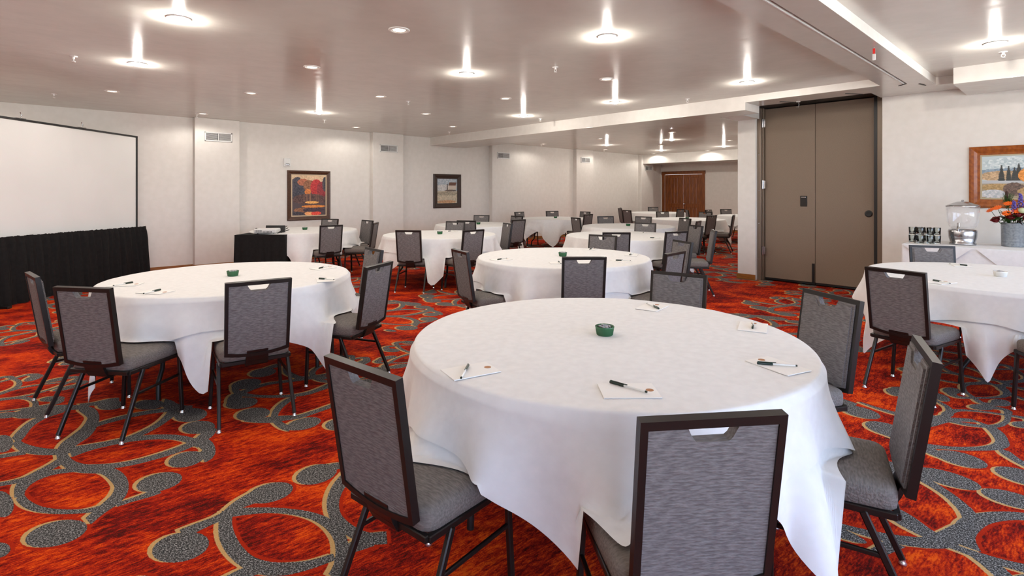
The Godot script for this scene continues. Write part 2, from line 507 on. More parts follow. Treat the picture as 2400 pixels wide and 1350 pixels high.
func carpet_texture() -> ImageTexture:
	trace_carpet()
	var mask := Image.create_empty(CW, CH, false, Image.FORMAT_L8)
	var det := P1.x * P2.y - P2.x * P1.y
	var off := func(v: Vector2) -> Vector2:
		return Vector2((v.x * P2.y - P2.x * v.y) / det, (P1.x * v.y - v.x * P1.y) / det)
	var halo: Array[Vector2] = []
	for k in 6:
		halo.append(off.call(Vector2.from_angle(TAU * k / 6.0) * 0.017))
	var cream: Array[Vector2] = []
	for t in [0.4, 0.75, 1.0]:
		cream.append(off.call(Vector2(-0.68, 0.73) * 0.022 * t))
	var none: Array[Vector2] = [Vector2.ZERO]
	for stage in [[halo, 80], [cream, 160], [none, 240]]:
		for s in shapes:
			var mid := Vector2.ZERO
			for p in s:
				mid += p
			mid = (mid / s.size()).floor()
			for o in stage[0]:
				for dx in [-1, 0, 1]:
					for dy in [-1, 0, 1]:
						fill_shape(mask, s, Vector2(dx, dy) - mid + o, Color8(stage[1], stage[1], stage[1]))
	# heather, streaks along the loom and large patches
	var n_patch := noise(0.016, 101, 3).get_seamless_image(512, 512)
	var n_streak := noise(0.13, 102, 3).get_seamless_image(512, 512)
	var bg := noise(0.035, 105, 3).get_seamless_image(512, 512).get_data()
	var n_fine := noise(0.35, 103, 2).get_seamless_image(512, 512)
	var n_fleck := noise(0.16, 104, 2).get_seamless_image(512, 512)
	var bm := mask.get_data()
	var bp := n_patch.get_data()
	var bs := n_streak.get_data()
	var bf := n_fine.get_data()
	var bk := n_fleck.get_data()
	var stops := [Color(0.235, 0.075, 0.05), Color(0.42, 0.065, 0.055), Color(0.60, 0.12, 0.05), Color(0.78, 0.21, 0.05), Color(0.90, 0.36, 0.07)]
	var lut := PackedByteArray()
	for i in 256:
		var t := clampf(i / 255.0, 0.0, 0.999) * 4.0
		var c: Color = stops[int(t)].lerp(stops[mini(int(t) + 1, 4)], fmod(t, 1.0))
		lut.append_array(PackedByteArray([c.r8, c.g8, c.b8]))
	var grey := PackedByteArray()
	for i in 256:
		var v := lerpf(0.17, 0.74, pow(i / 255.0, 1.6))
		grey.append_array(PackedByteArray([int(v * 255), int(v * 252), int(v * 246)]))
	var out := PackedByteArray()
	out.resize(CW * CH * 3)
	var at := 0
	for y in CH:
		var row := y * CW
		for x in CW:
			var m := bm[row + x]
			var fx := x & 511
			var k := ((y & 511) << 9) + fx
			var fine := bf[k]
			if m == 240:
				var v := clampi(112 + (fine - 128) * 2 + (bk[((y & 511) << 9) + (x * 2 & 511)] - 128), 0, 255) * 3
				out[at] = grey[v]
				out[at + 1] = grey[v + 1]
				out[at + 2] = grey[v + 2]
			elif m == 160:
				var d := (fine - 128) / 6
				out[at] = clampi(196 + d, 0, 255)
				out[at + 1] = clampi(158 + d, 0, 255)
				out[at + 2] = clampi(103 + d, 0, 255)
			else:
				# streaks run along the room (world z)
				var ac := (x - (5 * y >> 2)) & 511
				var al := (x / 3 + (y >> 2)) & 511
				var sk := bs[(al << 9) + ac]
				var sg := bg[(al << 9) + ac]
				var p := bp[(((y >> 2) & 511) << 9) + ((x / 3) & 511)]
				var v := clampi((sk - 128) * 8 / 10 + (sg - 128) * 6 / 10 + (p - 128) * 8 / 10 + (fine - 128) * 6 / 10 + 136, 0, 255)
				if m == 80:
					v = clampi(150 + (fine - 128) / 4, 0, 255)
				v *= 3
				out[at] = lut[v]
				out[at + 1] = lut[v + 1]
				out[at + 2] = lut[v + 2]
			at += 3
	var im := Image.create_from_data(CW, CH, false, Image.FORMAT_RGB8, out)
	return ImageTexture.create_from_image(im)

# ------------------------------------------------------------------ the room
func build_shell() -> void:
	var fl := structure("floor")
	var st := SurfaceTool.new()
	st.begin(Mesh.PRIMITIVE_TRIANGLES)
	for v in [[XL, ZN], [XL, ZF], [XR, ZF], [XL, ZN], [XR, ZF], [XR, ZN]]:
		st.set_normal(Vector3.UP)
		st.set_uv(to_tile(Vector2(v[0], v[1])))
		st.add_vertex(Vector3(v[0], 0, v[1]))
	st.generate_tangents()
	part("carpet", st.commit(), M.carpet, fl)
	var mb := MB.new()
	mb.span(Vector3(XL - 0.2, -0.15, ZF - 0.2), Vector3(XR + 0.2, -0.002, ZN + 0.2))
	part("slab", mb, M.duct, fl)

	# ceiling with its beams and soffits: faces in wall paint, undersides in ceiling paint
	var ce := structure("ceiling")
	mb = MB.new()
	mb.span(Vector3(XL - 0.2, H, ZF - 0.2), Vector3(XR + 0.2, H + 0.2, ZN + 0.2))
	part("ceiling_plane", mb, M.ceiling, ce)
	drop(ce, "cross_beam", [[Vector3(XL, 2.69, -9.02), Vector3(-4.02, H, -7.86)], [Vector3(-4.02, 2.69, -8.36), Vector3(-3.40, H, -7.86)]])
	drop(ce, "door_header", [[Vector3(-3.40, 2.803, -8.35), Vector3(-1.93, H, -7.86)], [Vector3(-1.93, 2.803, ZR), Vector3(-1.72, H, -7.86)]])
	drop(ce, "track_beam", [[Vector3(-1.72, 2.803, ZR), Vector3(-1.4875, H, ZN)], [Vector3(-1.4625, 2.803, ZR), Vector3(-1.24, H, ZN)], [Vector3(-1.4875, 2.803, ZR), Vector3(-1.4625, H, -7.96)]])
	drop(ce, "nook_header", [[Vector3(-1.24, 2.803, ZR), Vector3(-1.01, H, -8.31)]])
	drop(ce, "wall_soffit", [[Vector3(-1.01, 2.715, ZR), Vector3(XR, H, -7.83)]])
	drop(ce, "end_soffit", [[Vector3(XL + 0.15, 2.55, ZF), Vector3(-3.9, H, -17.5)]])
	mb = MB.new()
	mb.span(Vector3(-4.02, 2.69, ZD), Vector3(-3.66, H, -8.36))
	part("column_head", mb, M.wall, ce)
	mb = MB.new()
	mb.span(Vector3(-1.4875, H - 0.03, -7.96), Vector3(-1.4625, H - 0.001, ZN))
	part("track_shade", mb, M.black, ce)  # track bottom painted black, standing in for the shade deep in the groove
	mb = MB.new()
	mb.span(Vector3(-1.4985, 2.797, -7.96), Vector3(-1.4885, 2.8, ZN))
	part("track_lip", mb, M.white_metal, ce)
	mb = MB.new()
	mb.span(Vector3(-3.66, H - 0.025, -9.3), Vector3(-1.93, H - 0.001, -8.36))
	part("pocket_shade", mb, M.black, ce)  # black sheet painted in for the shade up inside the open pocket
	# dark ends of the stacking tracks in the header
	for s in [[Vector3(-3.02, 2.797, -8.16), Vector3(-2.9, 2.797, -8.34)], [Vector3(-2.17, 2.797, -8.13), Vector3(-2.03, 2.797, -8.34)], [Vector3(-1.475, 2.797, -7.93), Vector3(-1.56, 2.797, -8.03)], [Vector3(-1.36, 2.797, -8.05), Vector3(-1.33, 2.797, -8.22)]]:
		mb = MB.new()
		mb.beam(s[0], s[1], 0.018, 0.006)
		part("track_slot", mb, M.black, ce)

	# long wall with its pilasters
	var wl := structure("wall_left")
	mb = MB.new()
	mb.span(Vector3(XL - 0.2, 0, ZF - 0.2), Vector3(XL, H, ZN + 0.2))
	part("wall_face", mb, M.wall, wl)
	var edges := [[-2.43, -3.22], [-6.14, -6.97], [-9.88, -10.76], [-13.58, -14.47], [-17.4, -18.2]]
	for e in edges:
		mb = MB.new()
		mb.span(Vector3(XL, 0, e[1]), Vector3(XL + 0.15, H, e[0]), 0.006)
		part("pilaster", mb, M.wall, wl)
	var bl := structure("baseboard_left")
	var z0 := ZN
	for e in edges + [[ZF, ZF]]:
		mb = MB.new()
		mb.span(Vector3(XL, 0.0, e[0]), Vector3(XL + 0.016, 0.09, z0), 0.004)
		part("board", mb, M.base, bl)
		if e[0] > ZF:
			mb = MB.new()
			mb.span(Vector3(XL + 0.15, 0.0, e[1] - 0.016), Vector3(XL + 0.166, 0.09, e[0] + 0.016), 0.004)
			mb.span(Vector3(XL, 0.0, e[0]), Vector3(XL + 0.15, 0.09, e[0] + 0.016), 0.004)
			mb.span(Vector3(XL, 0.0, e[1] - 0.016), Vector3(XL + 0.15, 0.09, e[1]), 0.004)
			part("pilaster_board", mb, M.base, bl)
		z0 = e[1]

	# far end wall with an opening for the double door
	var wf := structure("wall_far")
	mb = MB.new()
	mb.span(Vector3(XL, 0, ZF - 0.2), Vector3(-11.44, H, ZF))
	mb.span(Vector3(-11.44, 2.16, ZF - 0.2), Vector3(-9.84, H, ZF))
	mb.span(Vector3(-9.84, 0, ZF - 0.2), Vector3(XR, H, ZF))
	part("wall_face", mb, M.wall, wf)
	var bf := structure("baseboard_far")
	mb = MB.new()
	mb.span(Vector3(-9.73, 0, ZF), Vector3(-3.9, 0.09, ZF + 0.016), 0.004)
	part("board", mb, M.base, bf)

	# partition side: column, wall past the folding door, the wall of the store behind
	var wp := structure("wall_partition")
	mb = MB.new()
	mb.span(Vector3(-4.02, 0, -9.35), Vector3(-3.72, H, ZD), 0.004)
	part("column", mb, M.wall, wp)
	mb = MB.new()
	mb.span(Vector3(-1.915, 0, -9.35), Vector3(XR, H, ZR), 0.004)
	part("wall_face", mb, M.wall, wp)
	mb = MB.new()
	mb.span(Vector3(-4.02, 0, ZF), Vector3(-3.86, H, -9.35))
	part("store_wall", mb, M.wall, wp)
	mb = MB.new()
	mb.span(Vector3(-3.86, 0, -9.8), Vector3(-1.8, H, -9.65))
	part("store_back", mb, M.wall, wp)
	var bp := structure("baseboard_partition")
	mb = MB.new()
	mb.span(Vector3(-4.036, 0, ZD), Vector3(-3.72, 0.09, ZD + 0.016), 0.004)
	mb.span(Vector3(-4.036, 0, -9.35), Vector3(-4.02, 0.09, ZD + 0.016), 0.004)
	part("board", mb, M.base, bp)
	mb = MB.new()
	mb.span(Vector3(-1.915, 0, ZR), Vector3(XR, 0.09, ZR + 0.016), 0.004)
	part("board", mb, M.base, bp)

	# wall behind the photographer
	var wn := structure("wall_near")
	mb = MB.new()
	mb.span(Vector3(XL, 0, ZN), Vector3(XR, H, ZN + 0.2))
	part("wall_face", mb, M.wall, wn)

	# window wall
	var ww := structure("wall_window")
	mb = MB.new()
	var wins := [[-8.3, -5.0], [-4.6, -1.3], [-0.9, 2.9]]
	var sill := 0.45
	var head := 2.65
	mb.span(Vector3(XR, 0, ZF), Vector3(XR + 0.2, sill, ZN))
	mb.span(Vector3(XR, head, ZF), Vector3(XR + 0.2, H, ZN))
	var zz := ZF
	for w in wins:
		mb.span(Vector3(XR, sill, zz), Vector3(XR + 0.2, head, w[0]))
		zz = w[1]
	mb.span(Vector3(XR, sill, zz), Vector3(XR + 0.2, head, ZN))
	part("wall_face", mb, M.wall, ww)
	var n := 1
	for w in wins:
		var wd := structure("window_%d" % n)
		n += 1
		var fr := MB.new()
		var mid: float = (w[0] + w[1]) / 2.0
		for z in [w[0], mid, w[1]]:
			fr.span(Vector3(XR + 0.06, sill, z - 0.03), Vector3(XR + 0.12, head, z + 0.03), 0.004)
		for y in [sill, head]:
			fr.span(Vector3(XR + 0.06, y - 0.03, w[0]), Vector3(XR + 0.12, y + 0.03, w[1]), 0.004)
		part("window_frame", fr, M.white_metal, wd)
		for k in 2:
			var pn := MB.new()
			var a: float = lerpf(w[0], w[1], k * 0.5) + 0.03
			pn.span(Vector3(XR + 0.088, sill + 0.03, a), Vector3(XR + 0.092, head - 0.03, a + (w[1] - w[0]) / 2.0 - 0.06))
			part("pane", pn, M.glass, wd)

func drop(parent: Node3D, called: String, spans: Array) -> void:
	var f := MB.new()
	var u := MB.new()
	for s in spans:
		var lo: Vector3 = s[0]
		var hi: Vector3 = s[1]
		f.span(lo, hi)
		u.span(lo - Vector3(0, 0.003, 0), Vector3(hi.x, lo.y, hi.z))
	part(called, f, M.wall, parent)
	part(called + "_underside", u, M.ceiling, parent)

# ------------------------------------------------------------------ doors
func build_doors() -> void:
	# wooden double door in the far wall
	var d := structure("door_1")
	var x0 := -11.44
	var x1 := -9.84
	var mb := MB.new()
	mb.span(Vector3(x0 - 0.11, 0, ZF), Vector3(x0, 2.16, ZF + 0.03), 0.006)
	mb.span(Vector3(x1, 0, ZF), Vector3(x1 + 0.11, 2.16, ZF + 0.03), 0.006)
	mb.span(Vector3(x0 - 0.13, 2.16, ZF), Vector3(x1 + 0.13, 2.285, ZF + 0.04), 0.008)
	part("door_frame", mb, M.wood, d)
	for k in 2:
		var a := x0 + 0.8 * k + 0.004
		var b := a + 0.792
		mb = MB.new()
		# stiles and rails stand proud of the boards
		mb.span(Vector3(a, 0.01, ZF - 0.05), Vector3(a + 0.12, 2.155, ZF - 0.01), 0.004)
		mb.span(Vector3(b - 0.12, 0.01, ZF - 0.05), Vector3(b, 2.155, ZF - 0.01), 0.004)
		for y in [[0.01, 0.22], [0.86, 1.02], [2.02, 2.155]]:
			mb.span(Vector3(a + 0.12, y[0], ZF - 0.05), Vector3(b - 0.12, y[1], ZF - 0.01), 0.004)
		var leaf := part("door_leaf", mb, M.wood, d)
		for y in [[0.22, 0.86], [1.02, 2.02]]:
			for i in 4:
				var w := (0.792 - 0.24) / 4.0
				var pb := MB.new()
				pb.span(Vector3(a + 0.12 + w * i + 0.002, y[0], ZF - 0.05), Vector3(a + 0.12 + w * (i + 1) - 0.002, y[1], ZF - 0.026), 0.004)
				part("board", pb, M.wood, leaf)
		if k == 1:
			var h := MB.new()
			h.lathe([Vector2(0.001, 0.0), Vector2(0.036, 0.0), Vector2(0.036, 0.012), Vector2(0.014, 0.02), Vector2(0.014, 0.045), Vector2(0.03, 0.055), Vector2(0.034, 0.072), Vector2(0.022, 0.088), Vector2(0.001, 0.09)], 16, Vector3(a + 0.065, 1.0, ZF - 0.01), Basis(Vector3.RIGHT, Vector3.BACK, Vector3.DOWN))
			part("door_knob", h, M.chrome, leaf)

	# the two stacked leaves of the folding partition
	d = structure("door_2")
	var zd := -9.15
	mb = MB.new()
	mb.span(Vector3(-3.72, 0, -9.3), Vector3(-3.655, 2.9, -9.06), 0.004)
	mb.span(Vector3(-3.655, 0, -9.3), Vector3(-3.63, 2.9, -9.1), 0.003)
	part("jamb", mb, M.jamb, d)
	mb = MB.new()
	mb.span(Vector3(-2.02, 0, -9.3), Vector3(-1.915, 2.9, -9.06), 0.004)
	part("jamb", mb, M.jamb, d)
	mb = MB.new()
	mb.span(Vector3(-2.072, 0.0, -9.28), Vector3(-2.03, 2.9, -9.12))
	part("seal_strip", mb, M.black, d)
	for k in 2:
		var a := -3.625 if k == 0 else -2.858
		var b := -2.863 if k == 0 else -2.076
		mb = MB.new()
		mb.span(Vector3(a, 0.05, zd - 0.06), Vector3(b, 2.86, zd), 0.004)
		var p := part("leaf", mb, M.panel, d)
		mb = MB.new()
		mb.span(Vector3(a + 0.002, 0.018, zd - 0.05), Vector3(b - 0.002, 0.05, zd - 0.008))
		part("sweep", mb, M.black, p)
		if k == 0:
			mb = MB.new()
			mb.span(Vector3(-3.076, 1.245, zd), Vector3(-2.976, 1.414, zd + 0.012), 0.004)
			var pl := part("pull_plate", mb, M.frame, p)
			pl.set_meta("label", "dark recessed pull plate")
			mb = MB.new()
			mb.span(Vector3(-3.06, 1.385, zd + 0.012), Vector3(-2.992, 1.400, zd + 0.026), 0.003)
			part("pull_lip", mb, M.chrome, p)
			mb = MB.new()
			mb.span(Vector3(-2.903, 0.05, zd), Vector3(-2.868, 0.35, zd + 0.02), 0.004)
			part("floor_bolt", mb, M.black, p)
		else:
			mb = MB.new()
			mb.lathe([Vector2(0.001, 0.012), Vector2(0.03, 0.011), Vector2(0.044, 0.014), Vector2(0.05, 0.008), Vector2(0.05, 0.0)], 24, Vector3(-2.145, 1.155, zd), Basis(Vector3.RIGHT, Vector3.BACK, Vector3.DOWN))
			part("finger_pull", mb, M.black, p)
	for y in [0.5, 1.6, 2.62]:
		mb = MB.new()
		mb.tube([Vector3(-3.64, y - 0.07, -9.085), Vector3(-3.64, y + 0.07, -9.085)], 0.013, 10)
		mb.span(Vector3(-3.655, y - 0.065, -9.1), Vector3(-3.60, y + 0.065, -9.094))
		part("hinge", mb, M.steel, d)
	for x in [-3.69, -1.96]:
		for y in [0.35, 0.95, 1.5, 2.1, 2.7]:
			mb = MB.new()
			mb.lathe([Vector2(0.009, 0), Vector2(0.008, 0.003), Vector2(0.001, 0.004)], 10, Vector3(x, y, -9.06), Basis(Vector3.RIGHT, Vector3.BACK, Vector3.DOWN))
			part("screw", mb, M.steel, d)

# ------------------------------------------------------------------ downlights and sprinklers
func build_downlights() -> void:
	var lab := "round white recessed ceiling downlight with a bright bulb showing below its trim"
	var lab2 := "round white recessed ceiling downlight with its lamp set back flush in the trim"
	var bright := []
	for z in [1.98, -0.95, -3.92, -6.88]:
		for x in [-2.95, -5.02, -7.1, -9.3]:
			if not (x == -9.3 and z in [-0.95, -6.88]) and not (x == -7.1 and z == -3.92):
				bright.append(Vector2(x, z))
	for p in [Vector2(-0.57, -6.8), Vector2(-0.57, -3.9), Vector2(-9.82, -13.03), Vector2(-7.62, -13.0), Vector2(-9.8, -16.05), Vector2(-7.62, -16.08), Vector2(-5.4, -13.0), Vector2(-5.4, -16.05)]:
		bright.append(p)
	var dim := [Vector2(-9.3, -0.95), Vector2(-9.3, -6.88), Vector2(-7.1, -3.92)]
	for z in [0.52, -2.43, -5.4]:
		for x in [-4.07, -5.96, -8.12, -10.85]:
			dim.append(Vector2(x, z))
	for z in [-11.35, -14.35, -17.28]:
		for x in [-6.64, -8.76, -10.86]:
			if not (z == -17.28 and x == -6.64):
				dim.append(Vector2(x, z))
	for i in bright.size():
		lamp(bright[i], true, lab, "ceiling downlights with protruding bulbs")
	for i in dim.size():
		lamp(dim[i], false, lab2, "ceiling downlights with recessed lamps")
	for p in [Vector2(-7.18, -0.41), Vector2(-10.13, -0.36), Vector2(-4.08, -4.46), Vector2(-7.18, -4.45), Vector2(-4.1, -7.45), Vector2(-10.18, -4.4), Vector2(-7.16, -7.4), Vector2(-10.2, -7.44), Vector2(-0.55, -7.3), Vector2(-10.98, -2.36), Vector2(-10.98, -11.38), Vector2(-10.95, -14.38)]:
		var t := thing("fire_sprinkler", "small white pendent fire sprinkler head on the ceiling", "sprinkler", Vector3(p.x, H, p.y), 0.0, "ceiling sprinkler heads")
		var mb := MB.new()
		mb.lathe([Vector2(0.001, -0.006), Vector2(0.034, -0.005), Vector2(0.036, 0.0)], 16)
		part("escutcheon", mb, M.white_metal, t)
		mb = MB.new()
		mb.tube([Vector3(0, 0, 0), Vector3(0, -0.028, 0)], 0.011, 8)
		mb.tube([Vector3(-0.012, -0.022, 0), Vector3(-0.016, -0.04, 0), Vector3(0, -0.056, 0)], 0.003, 6)
		mb.tube([Vector3(0.012, -0.022, 0), Vector3(0.016, -0.04, 0), Vector3(0, -0.056, 0)], 0.003, 6)
		part("body", mb, M.white_metal, t)
		mb = MB.new()
		mb.lathe([Vector2(0.001, -0.056), Vector2(0.017, -0.058), Vector2(0.017, -0.055), Vector2(0.001, -0.054)], 12)
		part("deflector", mb, M.white_metal, t)

func lamp(p: Vector2, proud: bool, label: String, group: String) -> void:
	var t := thing("recessed_downlight", label, "ceiling light", Vector3(p.x, H, p.y), 0.0, group)
	var mb := MB.new()
	mb.lathe([Vector2(0.066, -0.001), Vector2(0.068, -0.009), Vector2(0.086, -0.008), Vector2(0.092, -0.003), Vector2(0.092, 0.0)], 28)
	part("trim_ring", mb, M.trim, t)
	mb = MB.new()
	if proud:
		mb.lathe([Vector2(0.001, -0.03), Vector2(0.024, -0.028), Vector2(0.042, -0.021), Vector2(0.054, -0.010), Vector2(0.058, -0.002)], 24)
	else:
		mb.lathe([Vector2(0.001, -0.006), Vector2(0.04, -0.005), Vector2(0.056, -0.002)], 24)
	part("bulb", mb, M.bulb if proud else M.bulb_dim, t)
	var l: Light3D
	if proud:
		var om := OmniLight3D.new()
		om.omni_range = 30.0
		om.omni_attenuation = 2.0
		om.light_energy = LAMP
		l = om
	else:
		var sp := SpotLight3D.new()
		sp.spot_range = 30.0
		sp.spot_attenuation = 2.0
		sp.spot_angle = 84.0
		sp.spot_angle_attenuation = 0.35
		sp.light_energy = LAMP * 0.7
		l = sp
	l.name = "lamp_light"
	l.light_color = LAMP_COLOR
	l.light_size = 0.03
	l.shadow_enabled = true
	t.add_child(l)
	l.position = Vector3(0, -0.028 if proud else -0.04, 0)
	l.rotation.x = -PI / 2

# ------------------------------------------------------------------ chairs
var chair0: Node3D
var chair_used := false

func rounded_rect(hx: float, hz: float, r: float, inset: float, n := 4) -> Array:
	var out := []
	var rr := maxf(r - inset, 0.004)
	for q in 4:
		var c: Vector2 = [Vector2(1, 1), Vector2(-1, 1), Vector2(-1, -1), Vector2(1, -1)][q] * Vector2(hx - inset - rr, hz - inset - rr)
		for k in n + 1:
			out.append(c + Vector2.from_angle(PI / 2 * q + PI / 2 * k / n) * rr)
	return out

func make_chair() -> Node3D:
	var t := Node3D.new()
	t.name = "banquet_chair"
	# frame of the leaning back: x across, y up the back, z behind it
	var up := Vector3(0, 0.465, 0.07).normalized()
	var xf := Transform3D(Basis(Vector3.RIGHT, up, Vector3.RIGHT.cross(up)), Vector3(0, 0.457, -0.029))
	var w := 0.1925
	var top := 0.470
	var outer := PackedVector2Array([Vector2(-w, top), Vector2(w, top)])
	var inner := PackedVector2Array([Vector2(-w + 0.021, top - 0.024), Vector2(w - 0.021, top - 0.024)])
	for k in 9:
		var x := lerpf(1.0, -1.0, k / 8.0)
		var bow := -0.022 * (1.0 - x * x)
		outer.append(Vector2(x * (w - 0.003), bow))
		inner.append(Vector2(x * (w - 0.023), 0.019 + bow))
	var mb := MB.new()
	for i in outer.size():
		var j := (i + 1) % outer.size()
		for z in [-0.014, 0.014]:
			mb.quad(xf * Vector3(outer[i].x, outer[i].y, z), xf * Vector3(outer[j].x, outer[j].y, z), xf * Vector3(inner[j].x, inner[j].y, z), xf * Vector3(inner[i].x, inner[i].y, z), xf.basis * Vector3(0, 0, z))
		var e := outer[j] - outer[i]
		var n := Vector3(e.y, -e.x, 0)
		if n.dot(Vector3(outer[i].x, outer[i].y - 0.23, 0)) < 0.0:
			n = -n
		mb.quad(xf * Vector3(outer[i].x, outer[i].y, -0.014), xf * Vector3(outer[j].x, outer[j].y, -0.014), xf * Vector3(outer[j].x, outer[j].y, 0.014), xf * Vector3(outer[i].x, outer[i].y, 0.014), xf.basis * n)
		mb.quad(xf * Vector3(inner[i].x, inner[i].y, -0.014), xf * Vector3(inner[j].x, inner[j].y, -0.014), xf * Vector3(inner[j].x, inner[j].y, 0.014), xf * Vector3(inner[i].x, inner[i].y, 0.014), xf.basis * -n)
	part("back_frame", mb, M.frame, t)
	# upholstered panel with the hand hole below the top rail
	var ti := top - 0.024
	var wi := w - 0.021
	var pan := PackedVector2Array([Vector2(-wi, ti), Vector2(-0.068, ti), Vector2(-0.052, ti - 0.032), Vector2(-0.043, ti - 0.040), Vector2(0.043, ti - 0.040), Vector2(0.052, ti - 0.032), Vector2(0.068, ti), Vector2(wi, ti)])
	for k in 9:
		var x := lerpf(1.0, -1.0, k / 8.0)
		pan.append(Vector2(x * (w - 0.023), 0.019 - 0.022 * (1.0 - x * x)))
	mb = MB.new()
	mb.prism(pan, -0.02, 0.009, xf)
	var small := Geometry2D.offset_polygon(pan, -0.014)
	if small.size() > 0:
		mb.prism(small[0], -0.027, -0.019, xf)
	part("backrest", mb, M.fabric, t)
	# tongue that carries the back
	mb = MB.new()
	var prof := [Vector2(0.475, -0.022), Vector2(0.44, -0.032), Vector2(0.405, -0.044), Vector2(0.375, -0.06), Vector2(0.368, -0.10), Vector2(0.372, -0.16)]
	var wt := [0.062, 0.064, 0.066, 0.066, 0.062, 0.055]
	for i in prof.size() - 1:
		var p: Vector2 = prof[i]
		var q: Vector2 = prof[i + 1]
		var nn := Vector2(-(q.x - p.x), q.y - p.y).normalized()
		for s in [-1.0, 1.0]:
			var o: Vector3 = Vector3(0, nn.y, nn.x) * 0.008 * s
			mb.quad(Vector3(-wt[i], p.x, p.y) + o, Vector3(wt[i], p.x, p.y) + o, Vector3(wt[i + 1], q.x, q.y) + o, Vector3(-wt[i + 1], q.x, q.y) + o, o)
			mb.quad(Vector3(wt[i] * s, p.x, p.y) - o, Vector3(wt[i] * s, p.x, p.y) + o, Vector3(wt[i + 1] * s, q.x, q.y) + o, Vector3(wt[i + 1] * s, q.x, q.y) - o, Vector3(s, 0, 0))
	part("back_bracket", mb, M.frame, t)
	# cushion
	mb = MB.new()
	var hx := 0.215
	var hz := 0.208
	var mid := Vector3(0, 0, -0.268)
	var lv := [[0.404, 0.012], [0.409, 0.002], [0.43, 0.0], [0.456, 0.0], [0.470, 0.005], [0.480, 0.018], [0.486, 0.045], [0.489, 0.10]]
	mb.smooth(3)
	var prev := []
	for l in lv:
		var ring := []
		for p in rounded_rect(hx, hz, 0.05, l[1]):
			# narrower at the rear
			var k: float = 1.0 - 0.05 * (p.y + hz) / (2.0 * hz)
			ring.append(mid + Vector3(p.x * k, l[0], p.y))
		if prev.size():
			for i in ring.size():
				var j := (i + 1) % ring.size()
				mb.quad(prev[i], prev[j], ring[j], ring[i], (ring[i] - mid) * Vector3(1, 0, 1) + Vector3(0, 0.02, 0))
		prev = ring
	for i in prev.size():
		mb.tri(prev[i], prev[(i + 1) % prev.size()], mid + Vector3(0, 0.490, 0), Vector3.UP)
	mb.flat()
	part("seat", mb, M.seat_fabric, t)
	# tube frame under the cushion
	mb = MB.new()
	for s in [-1.0, 1.0]:
		mb.beam(Vector3(0.2 * s, 0.393, -0.475), Vector3(0.2 * s, 0.393, -0.066), 0.022, 0.024, 0.003)
	mb.span(Vector3(-0.2, 0.381, -0.486), Vector3(0.2, 0.405, -0.464), 0.003)
	mb.span(Vector3(-0.2, 0.381, -0.077), Vector3(0.2, 0.405, -0.055), 0.003)
	part("seat_frame", mb, M.frame, t)
	for s in [-1.0, 1.0]:
		for rear in [false, true]:
			var a := Vector3(0.205 * s, 0.39, -0.165) if rear else Vector3(0.205 * s, 0.39, -0.448)
			var b := Vector3(0.219 * s, 0.018, 0.0) if rear else Vector3(0.226 * s, 0.018, -0.45)
			mb = MB.new()
			mb.beam(a, b, 0.021, 0.024, 0.004)
			var leg := part("leg", mb, M.frame, t)
			mb = MB.new()
			mb.lathe([Vector2(0.001, 0.0), Vector2(0.014, 0.0), Vector2(0.016, 0.006), Vector2(0.011, 0.012), Vector2(0.010, 0.026)], 12, Vector3(b.x, 0, b.z))
			part("glide", mb, M.glide, leg)
		mb = MB.new()
		mb.beam(Vector3(0.212 * s, 0.262, -0.45), Vector3(0.211 * s, 0.255, -0.108), 0.014, 0.016, 0.003)
		part("stretcher", mb, M.frame, t)
	return t

func place_chair(x: float, z: float, deg: float, label: String, group: String) -> void:
	var o: Node3D = chair0.duplicate()
	o.name = numbered("banquet_chair")
	add_child(o)
	o.position = Vector3(x, 0, z)
	o.rotation.y = deg_to_rad(deg)
	tag(o, label, "chair", group)

